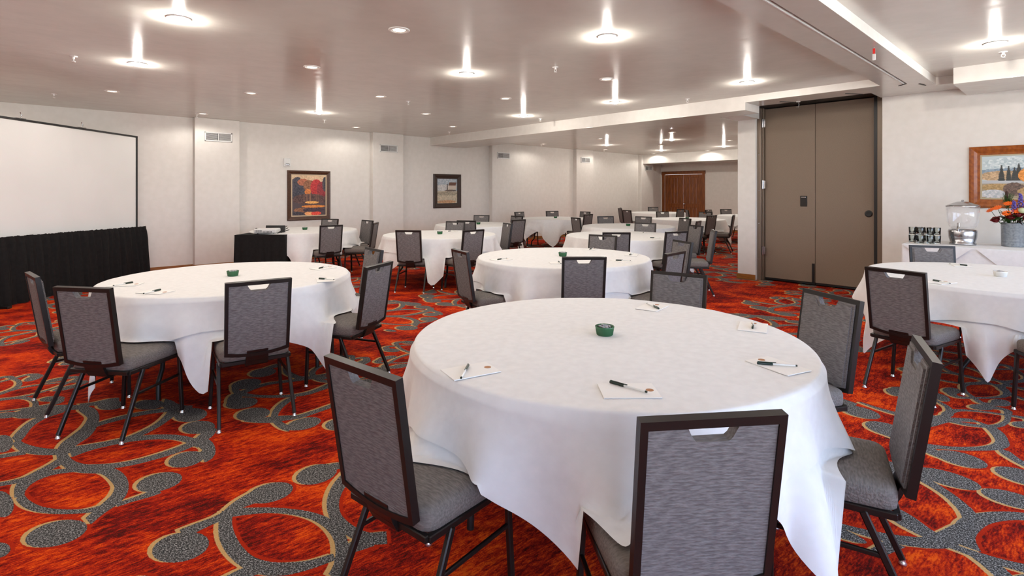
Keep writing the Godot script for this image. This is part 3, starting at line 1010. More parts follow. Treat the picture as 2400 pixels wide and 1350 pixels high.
# ------------------------------------------------------------------ tables
# Where a table stands, how its cloths are turned (degrees of a corner, from +x towards +z), and what stands round it.
const TABLES := [
	{at = [-1.61, -2.12], over = 51.0, under = 6.0, fine = 3, name = "the round table under the ceiling track", dish = "green",
		chairs = [[-1.58, -0.84, 8], [-0.66, -1.29, 54], [-0.42, -2.36, 108], [-0.95, -3.20, 150], [-1.89, -3.29, 191]]},
	{at = [-4.86, -1.31], over = 337.0, under = 22.0, fine = 3, name = "the round table in front of the screen", dish = "grey",
		chairs = [[-4.83, -0.10, 7], [-4.00, -0.30, 38], [-3.57, -1.11, 82], [-3.73, -2.01, 120], [-4.74, -2.51, 175]]},
	{at = [-3.88, -4.36], over = 68.0, under = 23.0, fine = 2, name = "the round table midway between screen and partition", dish = "green",
		chairs = [[-4.03, -3.11, 345], [-2.94, -3.57, 51], [-2.60, -4.43, 94], [-3.11, -5.48, 151], [-4.21, -5.48, 194]]},
	{at = [-7.31, -5.14], over = 41.0, under = 86.0, fine = 2, name = "the round table between projector and barn picture", dish = "green",
		chairs = [[-6.67, -4.15, 38], [-6.10, -4.86, 89], [-8.01, -5.97, 210], [-6.96, -6.31, 161]]},
	{at = [-9.84, -3.88], over = 22.0, under = 67.0, fine = 2, name = "the round table under the autumn painting", dish = "grey",
		chairs = [[-8.57, -3.81, 85], [-10.53, -4.65, 213], [-9.53, -4.95, 185], [-8.70, -4.67, 139]]},
	{at = [-8.94, -7.30], over = 26.0, under = 71.0, fine = 1, name = "the round table nearest the barn picture", dish = "grey",
		chairs = [[-8.14, -6.36, 35], [-9.74, -8.04, 216], [-7.73, -7.32, 92], [-8.88, -8.36, 180]]},
	{at = [-9.62, -10.52], over = 52.7, under = 7.0, fine = 1, name = "the round table by the wall past the beam", dish = "grey",
		chairs = [[-10.58, -10.13, 275], [-10.43, -11.28, 244], [-9.51, -11.59, 175], [-8.38, -10.32, 96]]},
	{at = [-5.08, -7.20], over = 15.0, under = 60.0, fine = 1, name = "the round table nearest the white column", dish = "green",
		chairs = [[-4.38, -6.02, 47], [-3.93, -6.79, 69], [-3.68, -7.37, 125], [-4.38, -8.18, 150], [-5.32, -8.17, 198]]},
	{at = [-6.40, -9.22], over = 70.0, under = 25.0, fine = 1, name = "the round table just behind the ceiling beam", dish = "green",
		chairs = [[-6.73, -10.26, 193], [-7.36, -9.74, 236], [-5.72, -10.24, 155], [-7.45, -8.84, 340], [-5.02, -9.47, 106]]},
	{at = [-9.93, -16.0], over = 40.0, under = 85.0, fine = 0, name = "the round table nearest the wooden double door", dish = "",
		chairs = [[-10.64, -16.90, 232], [-8.85, -15.59, 84], [-10.57, -14.81, 323], [-9.35, -13.45, 344], [-11.0, -15.45, 300]]},
	{at = [-7.01, -12.73], over = 30.0, under = 75.0, fine = 0, name = "the round table in the far room's middle", dish = "green",
		chairs = [[-8.03, -13.24, 240], [-7.10, -13.85, 180], [-6.03, -12.03, 83], [-5.74, -12.55, 109]]},
	{at = [-6.74, -15.98], over = 120.0, under = 75.0, fine = 0, name = "the far round table behind the white column", dish = "",
		chairs = [[-7.76, -16.56, 238], [-7.86, -15.63, 270], [-8.2, -14.95, 310], [-7.35, -14.75, 285]]},
	{at = [-0.47, -6.0], over = 136.0, under = 91.0, fine = 3, name = "the round table in front of the sideboard", dish = "white",
		chairs = [[-0.91, -4.63, 348], [-1.05, -6.88, 204], [0.13, -4.72, 37]]},
]
const R_TOP := 0.915
const R_CLOTH := 0.932

func build_tables_and_chairs() -> void:
	chair0 = make_chair()
	for i in TABLES.size():
		var t: Dictionary = TABLES[i]
		var at := Vector3(t.at[0], 0, t.at[1])
		var where: String = t.name
		var short := where.replace("the round table", "round table").replace("the far round table", "far round table")
		build_table(at, short, i)
		rng.seed = 100 + i
		var phases := []
		for k in 5:
			phases.append(rng.randf() * TAU)
		var seats := []
		for c in t.chairs:
			seats.append(c)
		var un := MeshInstance3D.new()
		un.mesh = cloth_mesh(t, phases, seats, true)
		un.material_override = M.cloth
		un.name = numbered("under_tablecloth")
		add_child(un)
		un.position = at
		tag(un, "white under-cloth with low corners on " + short, "tablecloth", "white under-cloths on the round tables")
		var ov := MeshInstance3D.new()
		ov.mesh = cloth_mesh(t, phases, seats, false)
		ov.material_override = M.cloth
		ov.name = numbered("tablecloth")
		add_child(ov)
		ov.position = at
		tag(ov, "white square top cloth draped over " + short, "tablecloth", "white top cloths on the round tables")
		for c in t.chairs:
			place_chair(c[0], c[1], c[2], "grey fabric banquet chair with dark frame at " + short, "chairs round " + short)
		if t.dish != "":
			dish(at + Vector3(0, TOP, 0), t.dish, short)
	chair0.free()
	build_stationery()

func build_table(at: Vector3, short: String, i: int) -> void:
	var t := thing("round_table", "folding banquet table hidden under white cloths, " + short, "table", at, 0.6 + 0.9 * i, "round banquet tables")
	var mb := MB.new()
	mb.lathe([Vector2(0.001, 0.735), Vector2(R_TOP - 0.004, 0.735), Vector2(R_TOP, 0.739), Vector2(R_TOP, 0.758), Vector2(R_TOP - 0.004, 0.762), Vector2(0.001, 0.762)], 48)
	part("tabletop", mb, M.base, t)
	for s in [-1.0, 1.0]:
		for u in [-1.0, 1.0]:
			mb = MB.new()
			mb.tube([Vector3(0.50 * s, 0.735, 0.30 * u), Vector3(0.53 * s, 0.2, 0.36 * u), Vector3(0.56 * s, 0.12, 0.42 * u), Vector3(0.56 * s, 0.0, 0.43 * u)], 0.016, 10)
			part("leg", mb, M.black, t)
		mb = MB.new()
		mb.tube([Vector3(0.515 * s, 0.45, -0.33), Vector3(0.515 * s, 0.45, 0.33)], 0.012, 8)
		part("leg_brace", mb, M.black, t)
		mb = MB.new()
		mb.tube([Vector3(0.52 * s, 0.40, 0.0), Vector3(0.16 * s, 0.733, 0.0)], 0.009, 8)
		part("folding_strut", mb, M.black, t)

# how far out the cloth hangs, d metres below the rim, in direction phi; corner: the bearing of a corner of that cloth
func hang(phi: float, d: float, ph: Array, corner: float) -> float:
	var g := smoothstep(0.0, 0.34, d)
	var f := 0.5 + 0.22 * sin(13.0 * phi + ph[0] + 0.8 * sin(3.0 * phi + ph[3])) + 0.16 * sin(21.0 * phi + ph[1] + sin(4.0 * phi + ph[4])) + 0.12 * sin(7.0 * phi + ph[2])
	var off := wrapf(phi - corner, -PI / 4, PI / 4) if false else fposmod(phi - corner + PI / 4, PI / 2) - PI / 4
	var ridge := exp(-pow(off / 0.10, 2.0)) * 0.085 - exp(-pow((absf(off) - 0.30) / 0.10, 2.0)) * 0.045
	return 0.006 + g * (0.008 + 0.105 * f) + ridge * smoothstep(0.08, 0.6, d)

func cloth_mesh(t: Dictionary, ph: Array, seats: Array, under: bool) -> ArrayMesh:
	var half: float = (1.10 if under else 1.145)
	var corner := deg_to_rad(t.under if under else t.over)
	var nphi: int = [96, 144, 216, 360][t.fine]
	var nd: int = [7, 9, 14, 20][t.fine]
	var y0 := TOP - (0.004 if under else 0.0)
	var rim := R_CLOTH - (0.004 if under else 0.0)
	var fil := 0.014
	var st := SurfaceTool.new()
	st.begin(Mesh.PRIMITIVE_TRIANGLES)
	st.set_smooth_group(0)
	var radii := [0.0, 0.35, 0.65, 0.82, 0.90, rim - fil]
	var crease := noise(1.6, 300 + int(ph[0] * 100.0), 2)
	var grid := []
	for i in nphi + 1:
		var phi := TAU * (i % nphi) / nphi
		var dir := Vector3(cos(phi), 0, sin(phi))
		var a := phi - corner - PI / 4
		var reach: float = half / maxf(absf(cos(a)), absf(sin(a)))
		reach = minf(reach, half * 1.40)
		var col := []
		for r in radii:
			var lift := 0.0
			if not under:
				lift = 0.0022 * crease.get_noise_2d(dir.x * r * 2.0 + 5.0, dir.z * r * 0.7)
			col.append(dir * r + Vector3(0, y0 + lift, 0))
		for k in range(1, 4):
			var b := PI / 2 * k / 3.0
			col.append(dir * (rim - fil + fil * sin(b)) + Vector3(0, y0 - fil + fil * cos(b), 0))
		var length: float = reach - rim
		for k in range(1, nd + 1):
			var d: float = length * k / nd
			var out := hang(phi, d, ph, deg_to_rad(t.under))
			if not under:
				var own := hang(phi, d, ph, deg_to_rad(t.over))
				out = maxf(out, own) + 0.007
			var sway := 0.05 * smoothstep(0.0, 0.5, d) * cos(13.0 * phi + ph[0] + 0.8 * sin(3.0 * phi + ph[3]))
			var dd := Vector3(cos(phi + sway), 0, sin(phi + sway))
			var p := dd * (rim + out) + Vector3(0, y0 - fil - d * 0.975, 0)
			p = rest_on_seats(p, dd, d, t, seats, under)
			col.append(p)
		grid.append(col)
	for i in nphi:
		var c0: Array = grid[i]
		var c1: Array = grid[i + 1]
		for k in c0.size() - 1:
			var q := [c0[k], c0[k + 1], c1[k + 1], c1[k]]
			for n in ([0, 1, 2, 0, 2, 3] if k > 0 else [0, 1, 2]):
				st.add_vertex(q[n])
	st.generate_normals()
	st.index()
	return st.commit()

# cloth that meets a cushion lies on it
func rest_on_seats(p: Vector3, dir: Vector3, d: float, t: Dictionary, seats: Array, under: bool) -> Vector3:
	var lie := 0.496 if under else 0.502
	if p.y >= lie:
		return p
	for s in seats:
		var a := deg_to_rad(s[2])
		var q := Vector2(t.at[0] + p.x - s[0], t.at[1] + p.z - s[1])
		# into the chair's frame
		var lx := q.x * cos(a) - q.y * sin(a)
		var lz := q.x * sin(a) + q.y * cos(a)
		if absf(lx) < 0.245 and lz > -0.51 and lz < 0.0:
			var extra := lie - p.y
			var push := minf(extra * 0.12, maxf(0.0, -0.085 - lz))
			return Vector3(p.x, lie + 0.0, p.z) + dir * push
	return p

func dish(at: Vector3, colour: String, short: String) -> void:
	var m: Material = {"green": M.green_glaze, "grey": M.green_glaze, "white": M.white_glaze}[colour]
	var word: String = "white" if colour == "white" else "green"
	var t := thing("ramekin", "fluted %s ramekin in the middle of %s" % [word, short], "ramekin", at, 0.0, "ramekins on the round tables")
	var mb := MB.new()
	mb.smooth(1)
	var n := 64
	var prof := [[0.036, 0.0], [0.039, 0.003], [0.0445, 0.034], [0.0465, 0.036], [0.0475, 0.043], [0.0455, 0.045], [0.043, 0.043], [0.041, 0.02]]
	for i in prof.size() - 1:
		for k in n:
			var pts := []
			for e in [[i, k], [i, k + 1], [i + 1, k + 1], [i + 1, k]]:
				var a: float = TAU * e[1] / n
				var r: float = prof[e[0]][0]
				if e[0] in [1, 2]:
					r += 0.0012 * cos(32.0 * a)
				pts.append(Vector3(cos(a) * r, prof[e[0]][1], sin(a) * r))
			var o: Vector3 = (pts[0] + pts[2]) * Vector3(1, 0, 1)
			if i >= 5:
				o = -o
			mb.quad(pts[0], pts[1], pts[2], pts[3], o + Vector3(0, 0.01, 0))
	mb.flat()
	mb.lathe([Vector2(0.001, 0.0), Vector2(0.036, 0.0)], 24)
	mb.lathe([Vector2(0.041, 0.02), Vector2(0.001, 0.02)], 24)
	part("cup", mb, m, t)
	rng.seed = 41
	for k in 14:
		mb = MB.new()
		var a := rng.randf() * TAU
		var r := sqrt(rng.randf()) * 0.03
		mb.box(Vector3(cos(a) * r, 0.036 + 0.012 * (1.0 - r / 0.03) + rng.randf() * 0.006, sin(a) * r), Vector3(0.018, 0.009, 0.012), 0.003, Basis.from_euler(Vector3(rng.randf() - 0.5, rng.randf() * TAU, rng.randf() - 0.5)))
		part("wrapped_mint", mb, M.foil, t)

# notepads and pens: centre x, z and bearing of the long side (degrees), bearing of the pen
func build_stationery() -> void:
	var sets := [
		[-1.64, -1.30, 103, -1.686, -1.325, -1.580, -1.205, 0], [-1.095, -1.58, 132, -1.176, -1.588, -1.035, -1.60, 0], [-0.843, -2.25, 18, -0.905, -2.20, -0.775, -2.285, 0],
		[-1.17, -2.80, 70, -1.15, -2.745, -1.205, -2.89, 0], [-1.79, -2.83, 80, -1.73, -2.80, -1.85, -2.87, 0],
		[-4.94, -0.585, 120, -4.98, -0.64, -4.90, -0.50, 1], [-4.44, -0.70, 145, -4.47, -0.73, -4.38, -0.62, 1], [-4.12, -1.79, 20, -4.16, -1.77, -4.06, -1.82, 1], [-4.77, -2.05, 80, -4.75, -2.02, -4.80, -2.10, 1],
		[-4.11, -3.66, 100, -4.10, -3.62, -4.12, -3.73, 2], [-3.53, -3.92, 130, -3.56, -3.94, -3.46, -3.86, 2], [-3.20, -4.48, 20, -3.22, -4.46, -3.13, -4.52, 2], [-3.43, -5.00, 60, -3.42, -4.96, -3.46, -5.07, 2], [-4.10, -5.12, 80, -4.08, -5.08, -4.12, -5.20, 2],
		[-0.80, -6.60, 70, -0.76, -6.57, -0.87, -6.62, 12], [-0.76, -5.25, 110, -0.79, -5.27, -0.70, -5.20, 12],
		[-5.13, -7.86, 85, -5.12, -7.82, -5.15, -7.90, 7], [-4.43, -7.05, 25, -4.45, -7.03, -4.37, -7.08, 7],
		[-7.62, -5.60, 100, -7.62, -5.56, -7.64, -5.66, 3],
	]
	var pad0: Node3D = null
	for s in sets:
		var short: String = TABLES[s[7]].name.replace("the round table", "round table")
		var t := thing("notepad", "white notepad with tan logo on " + short, "notepad", Vector3(s[0], TOP + 0.0015, s[1]), -deg_to_rad(s[2]), "notepads on " + short)
		var mb := MB.new()
		mb.span(Vector3(-0.1, 0, -0.068), Vector3(0.1, 0.0035, 0.068), 0.0005)
		part("paper", mb, M.paper, t)
		mb = MB.new()
		var pts := PackedVector2Array()
		for k in 16:
			pts.append(Vector2(cos(TAU * k / 16.0) * 0.014, sin(TAU * k / 16.0) * 0.014))
		mb.prism(pts, 0.0, 0.0004, Transform3D(Basis(Vector3.RIGHT, Vector3.FORWARD, Vector3.UP), Vector3(-0.075, 0.0035, 0)))
		var lg := part("logo", mb, M.logo, t)
		lg.set_meta("label", "small round tan logo")
		var a := Vector3(s[3], TOP + 0.0105, s[4])
		var b := Vector3(s[5], TOP + 0.0105, s[6])
		var dir := (b - a).normalized()
		var pen := thing("ballpoint_pen", "white pen with dark green cap on " + short, "pen", (a + b) / 2.0, atan2(dir.x, dir.z), "pens on " + short)
		mb = MB.new()
		mb.tube([Vector3(0, 0, -0.02), Vector3(0, 0, 0.066)], 0.0042, 10)
		part("barrel", mb, M.pen_light, pen)
		mb = MB.new()
		mb.tube([Vector3(0, 0, -0.076), Vector3(0, 0, -0.018)], 0.0052, 10)
		mb.span(Vector3(-0.0015, 0.005, -0.074), Vector3(0.0015, 0.0075, -0.005))
		part("cap", mb, M.pen_dark, pen)
		mb = MB.new()
		mb.tube([Vector3(0, 0, 0.066), Vector3(0, 0, 0.073)], 0.0038, 10)
		part("end_plug", mb, M.pen_dark, pen)

# ------------------------------------------------------------------ projection screen
func build_screen() -> void:
	var right := Vector3(-11.42, 0, -1.52)
	var along := Vector3(0.739, 0, 0.674)
	var w := 3.05
	var face := Vector3(along.z, 0, -along.x)      # towards the room
	var bs := Basis(along, Vector3.UP, along.cross(Vector3.UP))
	var t := thing("projection_screen", "large white folding projection screen in a thin black frame across the corner", "screen", right, 0.0)
	t.basis = bs
	# local: x from the right-hand end to the left, y up, z away from or towards the room
	var zf := 1.0 if bs.z.dot(face) > 0.0 else -1.0
	var y0 := 0.80
	var y1 := 2.465
	var mb := MB.new()
	mb.smooth(1)
	var n := 40
	for i in n:
		for k in 12:
			var q := []
			for e in [[i, k], [i + 1, k], [i + 1, k + 1], [i, k + 1]]:
				var u: float = float(e[0]) / n
				var v: float = float(e[1]) / 12.0
				var bulge := 0.006 * sin(u * 9.0 + v * 5.0) * sin(PI * u) * sin(PI * v) + 0.004 * sin(u * 23.0 - v * 3.0) * sin(PI * u)
				q.append(Vector3(0.03 + u * (w - 0.06), lerpf(y0, y1 - 0.03, v), bulge))
			mb.quad(q[0], q[1], q[2], q[3], Vector3(0, 0, zf))
	mb.flat()
	part("fabric", mb, M.screen, t)
	mb = MB.new()
	for x in [0.015, w - 0.015]:
		mb.span(Vector3(x - 0.014, y0, -0.016), Vector3(x + 0.014, y1, 0.016), 0.003)
	mb.span(Vector3(0, y1 - 0.028, -0.016), Vector3(w, y1, 0.016), 0.003)
	mb.span(Vector3(0, y0 - 0.028, -0.016), Vector3(w, y0, 0.016), 0.003)
	part("frame", mb, M.black, t)
	for x in [0.35, w - 0.35]:
		mb = MB.new()
		mb.beam(Vector3(x, y1 - 0.3, -0.03 * zf), Vector3(x, 0.02, -0.03 * zf), 0.03, 0.03, 0.003)
		mb.beam(Vector3(x, 0.9, -0.04 * zf), Vector3(x, 0.02, -0.24 * zf), 0.02, 0.02, 0.003)
		mb.span(Vector3(x - 0.03, 0.0, -0.28), Vector3(x + 0.03, 0.03, 0.12), 0.004)
		part("stand_leg", mb, M.black, t)
	for x in [1.22, 2.25]:
		mb = MB.new()
		mb.span(Vector3(x - 0.08, y1, -0.008), Vector3(x + 0.08, y1 + 0.012, 0.008), 0.002)
		mb.tube([Vector3(x, y1, 0), Vector3(x - 0.02, y1 + 0.05, 0), Vector3(x + 0.005, y1 + 0.085, 0)], 0.006, 8)
		part("frame_latch", mb, M.steel, t)
	# skirt on a pipe in front of it
	var s := thing("screen_skirt", "gathered black cloth skirt hanging on a pipe below the projection screen", "drape", right + face * 0.10, 0.0)
	s.basis = bs
	var top := 0.86
	mb = MB.new()
	mb.tube([Vector3(-0.06, top - 0.02, 0), Vector3(w + 0.1, top + 0.02, 0)], 0.022, 12)
	part("pipe", mb, M.black, s)
	mb = MB.new()
	mb.smooth(1)
	n = 300
	var rows := [[0.0, 0.026], [0.03, 0.03], [0.055, 0.022], [0.09, 0.03], [0.2, 0.045], [0.4, 0.06], [0.6, 0.07], [0.8, 0.085]]
	var fold := noise(1.0, 77, 2)
	var grid := []
	for i in n + 1:
		var u := float(i) / n
		var x := lerpf(-0.04, w + 0.08, u)
		var col := []
		for r in rows:
			var amp: float = r[1]
			var wave := 0.5 + 0.5 * sin(u * 150.0 + 2.5 * fold.get_noise_1d(u * 40.0 + r[0]))
			var wave2 := 0.5 + 0.5 * sin(u * 84.0 + 3.0 * fold.get_noise_1d(u * 22.0 + 9.0))
			var wv: float = lerpf(wave, wave * 0.4 + wave2 * 0.6, smoothstep(0.05, 0.5, r[0]))
			var yy: float = (top + 0.028 + lerpf(-0.02, 0.02, u)) * (1.0 - r[0] / 0.8) + 0.012 * r[0] / 0.8
			if r[0] == 0.0:
				yy += 0.012 * fold.get_noise_1d(u * 60.0)
			col.append(Vector3(x - 0.05 * smoothstep(0.0, 0.8, r[0]) * (1.0 - u), yy, zf * (0.004 + amp * wv * (0.35 if r[0] < 0.04 else 1.0) + 0.02)))
		grid.append(col)
	for i in n:
		for k in rows.size() - 1:
			mb.quad(grid[i][k], grid[i + 1][k], grid[i + 1][k + 1], grid[i][k + 1], Vector3(0, 0, zf))
	mb.flat()
	part("gathered_cloth", mb, M.black_cloth, s)

# ------------------------------------------------------------------ projector table
func skirted_box(hx: float, hz: float, top: float, m: Material, t: Node3D, folds: float, amp: float) -> void:
	# cloth top and a hanging skirt with soft folds round a rectangular table
	var mb := MB.new()
	mb.smooth(1)
	var per := []
	var corners := [Vector2(-hx, hz), Vector2(hx, hz), Vector2(hx, -hz), Vector2(-hx, -hz)]
	for c in 4:
		var a: Vector2 = corners[c]
		var b: Vector2 = corners[(c + 1) % 4]
		var seg := int(a.distance_to(b) / 0.016)
		for k in seg:
			var p := a.lerp(b, float(k) / seg)
			var nrm := (b - a).normalized().rotated(-PI / 2)
			if nrm.dot((a + b) / 2.0) < 0.0:
				nrm = -nrm
			per.append([p, nrm, p.length()])
	var rows := [0.0, 0.02, 0.08, 0.2, 0.4, 0.62, top - 0.012]
	var dist := 0.0
	var grid := []
	for i in per.size():
		if i > 0:
			dist += per[i][0].distance_to(per[i - 1][0])
		var col := []
		for r in rows:
			var g: float = smoothstep(0.0, 0.5, r)
			var o: float = 0.004 + g * amp * (0.6 + 0.5 * sin(dist * folds + 1.3 * sin(dist * folds * 0.31))) + 0.03 * r
			var q: Vector2 = per[i][0] + per[i][1] * o
			col.append(Vector3(q.x, top - r, q.y))
		grid.append(col)
	for i in per.size():
		var j := (i + 1) % per.size()
		for k in rows.size() - 1:
			mb.quad(grid[i][k], grid[j][k], grid[j][k + 1], grid[i][k + 1], Vector3(per[i][1].x, 0, per[i][1].y))
	mb.flat()
	for i in per.size():
		var j := (i + 1) % per.size()
		mb.tri(grid[i][0], grid[j][0], Vector3(0, top, 0), Vector3.UP)
	part("skirt", mb, m, t)

func table_frame(t: Node3D, hx: float, hz: float, top: float) -> void:
	var mb := MB.new()
	mb.span(Vector3(-hx + 0.01, top - 0.03, -hz + 0.01), Vector3(hx - 0.01, top - 0.004, hz - 0.01))
	part("tabletop", mb, M.base, t)
	for s in [-1.0, 1.0]:
		for u in [-1.0, 1.0]:
			mb = MB.new()
			mb.beam(Vector3((hx - 0.08) * s, 0.0, (hz - 0.06) * u), Vector3((hx - 0.08) * s, top - 0.03, (hz - 0.06) * u), 0.03, 0.03)
			part("leg", mb, M.black, t)

func build_projector_table() -> void:
	var at := Vector3(-9.49, 0, -3.08)
	var turn := atan2(0.6, 0.55)
	var top := 0.76
	var t := thing("projector_table", "small table with a dark skirt to the floor carrying the projector", "table", at, turn)
	table_frame(t, 0.41, 0.25, top)
	skirted_box(0.41, 0.25, top, M.black_cloth, t, 38.0, 0.02)
	var p := thing("projector", "white video projector with grilles lying on the dark skirted table", "projector", at + Basis(Vector3.UP, turn) * Vector3(0.02, top + 0.001, 0.0), turn + 0.12)
	var mb := MB.new()
	mb.box(Vector3(0, 0.055, 0), Vector3(0.36, 0.075, 0.27), 0.014)
	part("housing", mb, M.white_plastic, p)
	for s in [[-0.13, -0.09], [0.13, -0.09], [-0.13, 0.09], [0.13, 0.09]]:
		mb = MB.new()
		mb.lathe([Vector2(0.001, 0.0), Vector2(0.014, 0.0), Vector2(0.012, 0.02)], 12, Vector3(s[0], 0, s[1]))
		part("foot", mb, M.black, p)
	for k in 9:
		mb = MB.new()
		mb.span(Vector3(-0.15 + k * 0.012, 0.035, 0.133), Vector3(-0.144 + k * 0.012, 0.075, 0.1365))
		part("grille_slot", mb, M.duct, p)
	for k in 7:
		mb = MB.new()
		mb.span(Vector3(-0.03 + k * 0.022, 0.035, 0.133), Vector3(-0.016 + k * 0.022, 0.05, 0.1365))
		part("socket", mb, M.black, p)
	mb = MB.new()
	mb.lathe([Vector2(0.001, 0.004), Vector2(0.03, 0.004), Vector2(0.034, 0.016), Vector2(0.044, 0.018), Vector2(0.046, 0.0)], 20, Vector3(-0.18, 0.055, -0.03), Basis(Vector3.UP, Vector3.LEFT, Vector3.BACK))
	part("lens", mb, M.black, p)
	var l := thing("laptop", "dark closed laptop lying behind the white projector", "laptop", at + Basis(Vector3.UP, turn) * Vector3(0.06, top + 0.001, -0.19), turn)
	mb = MB.new()
	mb.box(Vector3(0, 0.01, 0), Vector3(0.34, 0.018, 0.09), 0.004)
	part("base", mb, M.black, l)
	mb = MB.new()
	mb.box(Vector3(0, 0.075, -0.03), Vector3(0.34, 0.11, 0.008), 0.003, Basis(Vector3.RIGHT, -0.25))
	part("lid", mb, M.black, l)
	var c := thing("cable", "loose black cables looping up behind the white projector", "cable", at + Basis(Vector3.UP, turn) * Vector3(0.27, top + 0.001, 0.03), turn)
	for k in 3:
		mb = MB.new()
		var path := []
		for i in 22:
			var u := i / 21.0
			path.append(Vector3(-0.06 + 0.14 * sin(u * PI * 1.1) + 0.02 * k * u, 0.006 + (0.13 - 0.035 * k) * sin(u * PI), 0.03 - 0.16 * u + 0.03 * k * sin(u * 7.0)))
		mb.tube(path, 0.0045, 7)
		part("loop", mb, M.black, c)

# ------------------------------------------------------------------ sideboard and what stands on it
func build_sideboard() -> void:
	var top := 0.85
	var x0 := -1.49
	var x1 := 1.0
	var z0 := -8.68
	var z1 := -7.82
	var at := Vector3((x0 + x1) / 2.0, 0, (z0 + z1) / 2.0)
	var hx := (x1 - x0) / 2.0
	var hz := (z1 - z0) / 2.0
	var t := thing("sideboard_table", "long serving table under a white cloth against the painting wall", "table", at)
	table_frame(t, hx, hz, top)
	skirted_box(hx, hz, top, M.cloth, t, 9.0, 0.012)
	# pressed fold lines of the napkin overlays
	for k in 3:
		var x := -hx + 0.02 + k * 0.66
		var pts := PackedVector2Array([Vector2(x, -0.01), Vector2(x + 0.62, -0.01), Vector2(x + 0.31, -0.30)])
		var mb := MB.new()
		mb.prism(pts, 0.0, 0.004, Transform3D(Basis.IDENTITY, Vector3(0, top, hz + 0.022)))
		part("overlay_point", mb, M.cloth, t)
	# tumblers, stacked in pairs
	var spots := [[-1.43, -8.05], [-1.34, -8.00], [-1.25, -8.03], [-1.38, -8.14], [-1.29, -8.12], [-1.20, -8.13]]
	for s in spots:
		for k in 2:
			var lab := "clear glass tumbler standing upside on the white sideboard" if k == 0 else "clear glass tumbler stacked on another on the sideboard"
			var g := thing("glass_tumbler", lab.replace(" upside", ""), "glass", Vector3(s[0], top + 0.001 + 0.098 * k, s[1]), 0.0, "stacked tumblers on the sideboard" if k == 1 else "lower tumblers on the sideboard")
			var mb := MB.new()
			mb.lathe([Vector2(0.001, 0.0), Vector2(0.03, 0.0), Vector2(0.033, 0.004), Vector2(0.037, 0.096), Vector2(0.0365, 0.097), Vector2(0.0355, 0.096), Vector2(0.031, 0.014), Vector2(0.001, 0.012)], 20)
			part("glass_wall", mb, M.solid_glass, g)
	# drinks dispenser
	var d := thing("drinks_dispenser", "clear drinks dispenser with steel base, tap and steel lid on the sideboard", "drinks dispenser", Vector3(-0.975, top + 0.001, -8.22))
	var mb := MB.new()
	mb.lathe([Vector2(0.001, 0.0), Vector2(0.125, 0.0), Vector2(0.128, 0.022), Vector2(0.118, 0.028), Vector2(0.132, 0.09), Vector2(0.138, 0.16), Vector2(0.13, 0.178), Vector2(0.10, 0.186), Vector2(0.001, 0.186)], 36)
	part("base", mb, M.steel, d)
	mb = MB.new()
	mb.lathe([Vector2(0.10, 0.19), Vector2(0.125, 0.21), Vector2(0.148, 0.27), Vector2(0.155, 0.36), Vector2(0.157, 0.452), Vector2(0.154, 0.452), Vector2(0.152, 0.36), Vector2(0.145, 0.272), Vector2(0.122, 0.214), Vector2(0.001, 0.195)], 36)
	part("container", mb, M.glass, d)
	mb = MB.new()
	mb.lathe([Vector2(0.162, 0.452), Vector2(0.163, 0.46), Vector2(0.14, 0.472), Vector2(0.09, 0.495), Vector2(0.055, 0.51), Vector2(0.001, 0.515)], 36)
	mb.lathe([Vector2(0.012, 0.51), Vector2(0.012, 0.53), Vector2(0.001, 0.533)], 14)
	part("lid", mb, M.steel, d)
	mb = MB.new()
	mb.tube([Vector3(-0.02, 0.215, 0.11), Vector3(-0.02, 0.215, 0.175), Vector3(-0.02, 0.17, 0.185)], 0.011, 10)
	mb.box(Vector3(-0.02, 0.24, 0.165), Vector3(0.022, 0.05, 0.014), 0.004)
	part("tap", mb, M.chrome, d)
	# galvanised pot with flowers
	var v := thing("flower_vase", "galvanised metal cylinder vase holding flowers on the sideboard", "vase", Vector3(-0.545, top + 0.001, -8.36))
	mb = MB.new()
	mb.lathe([Vector2(0.001, 0.0), Vector2(0.102, 0.0), Vector2(0.104, 0.006), Vector2(0.107, 0.262), Vector2(0.111, 0.266), Vector2(0.107, 0.272), Vector2(0.102, 0.266), Vector2(0.10, 0.02), Vector2(0.001, 0.018)], 36)
	part("pot", mb, M.galvanised, v)
	bouquet(Vector3(-0.545, top + 0.02, -8.36))

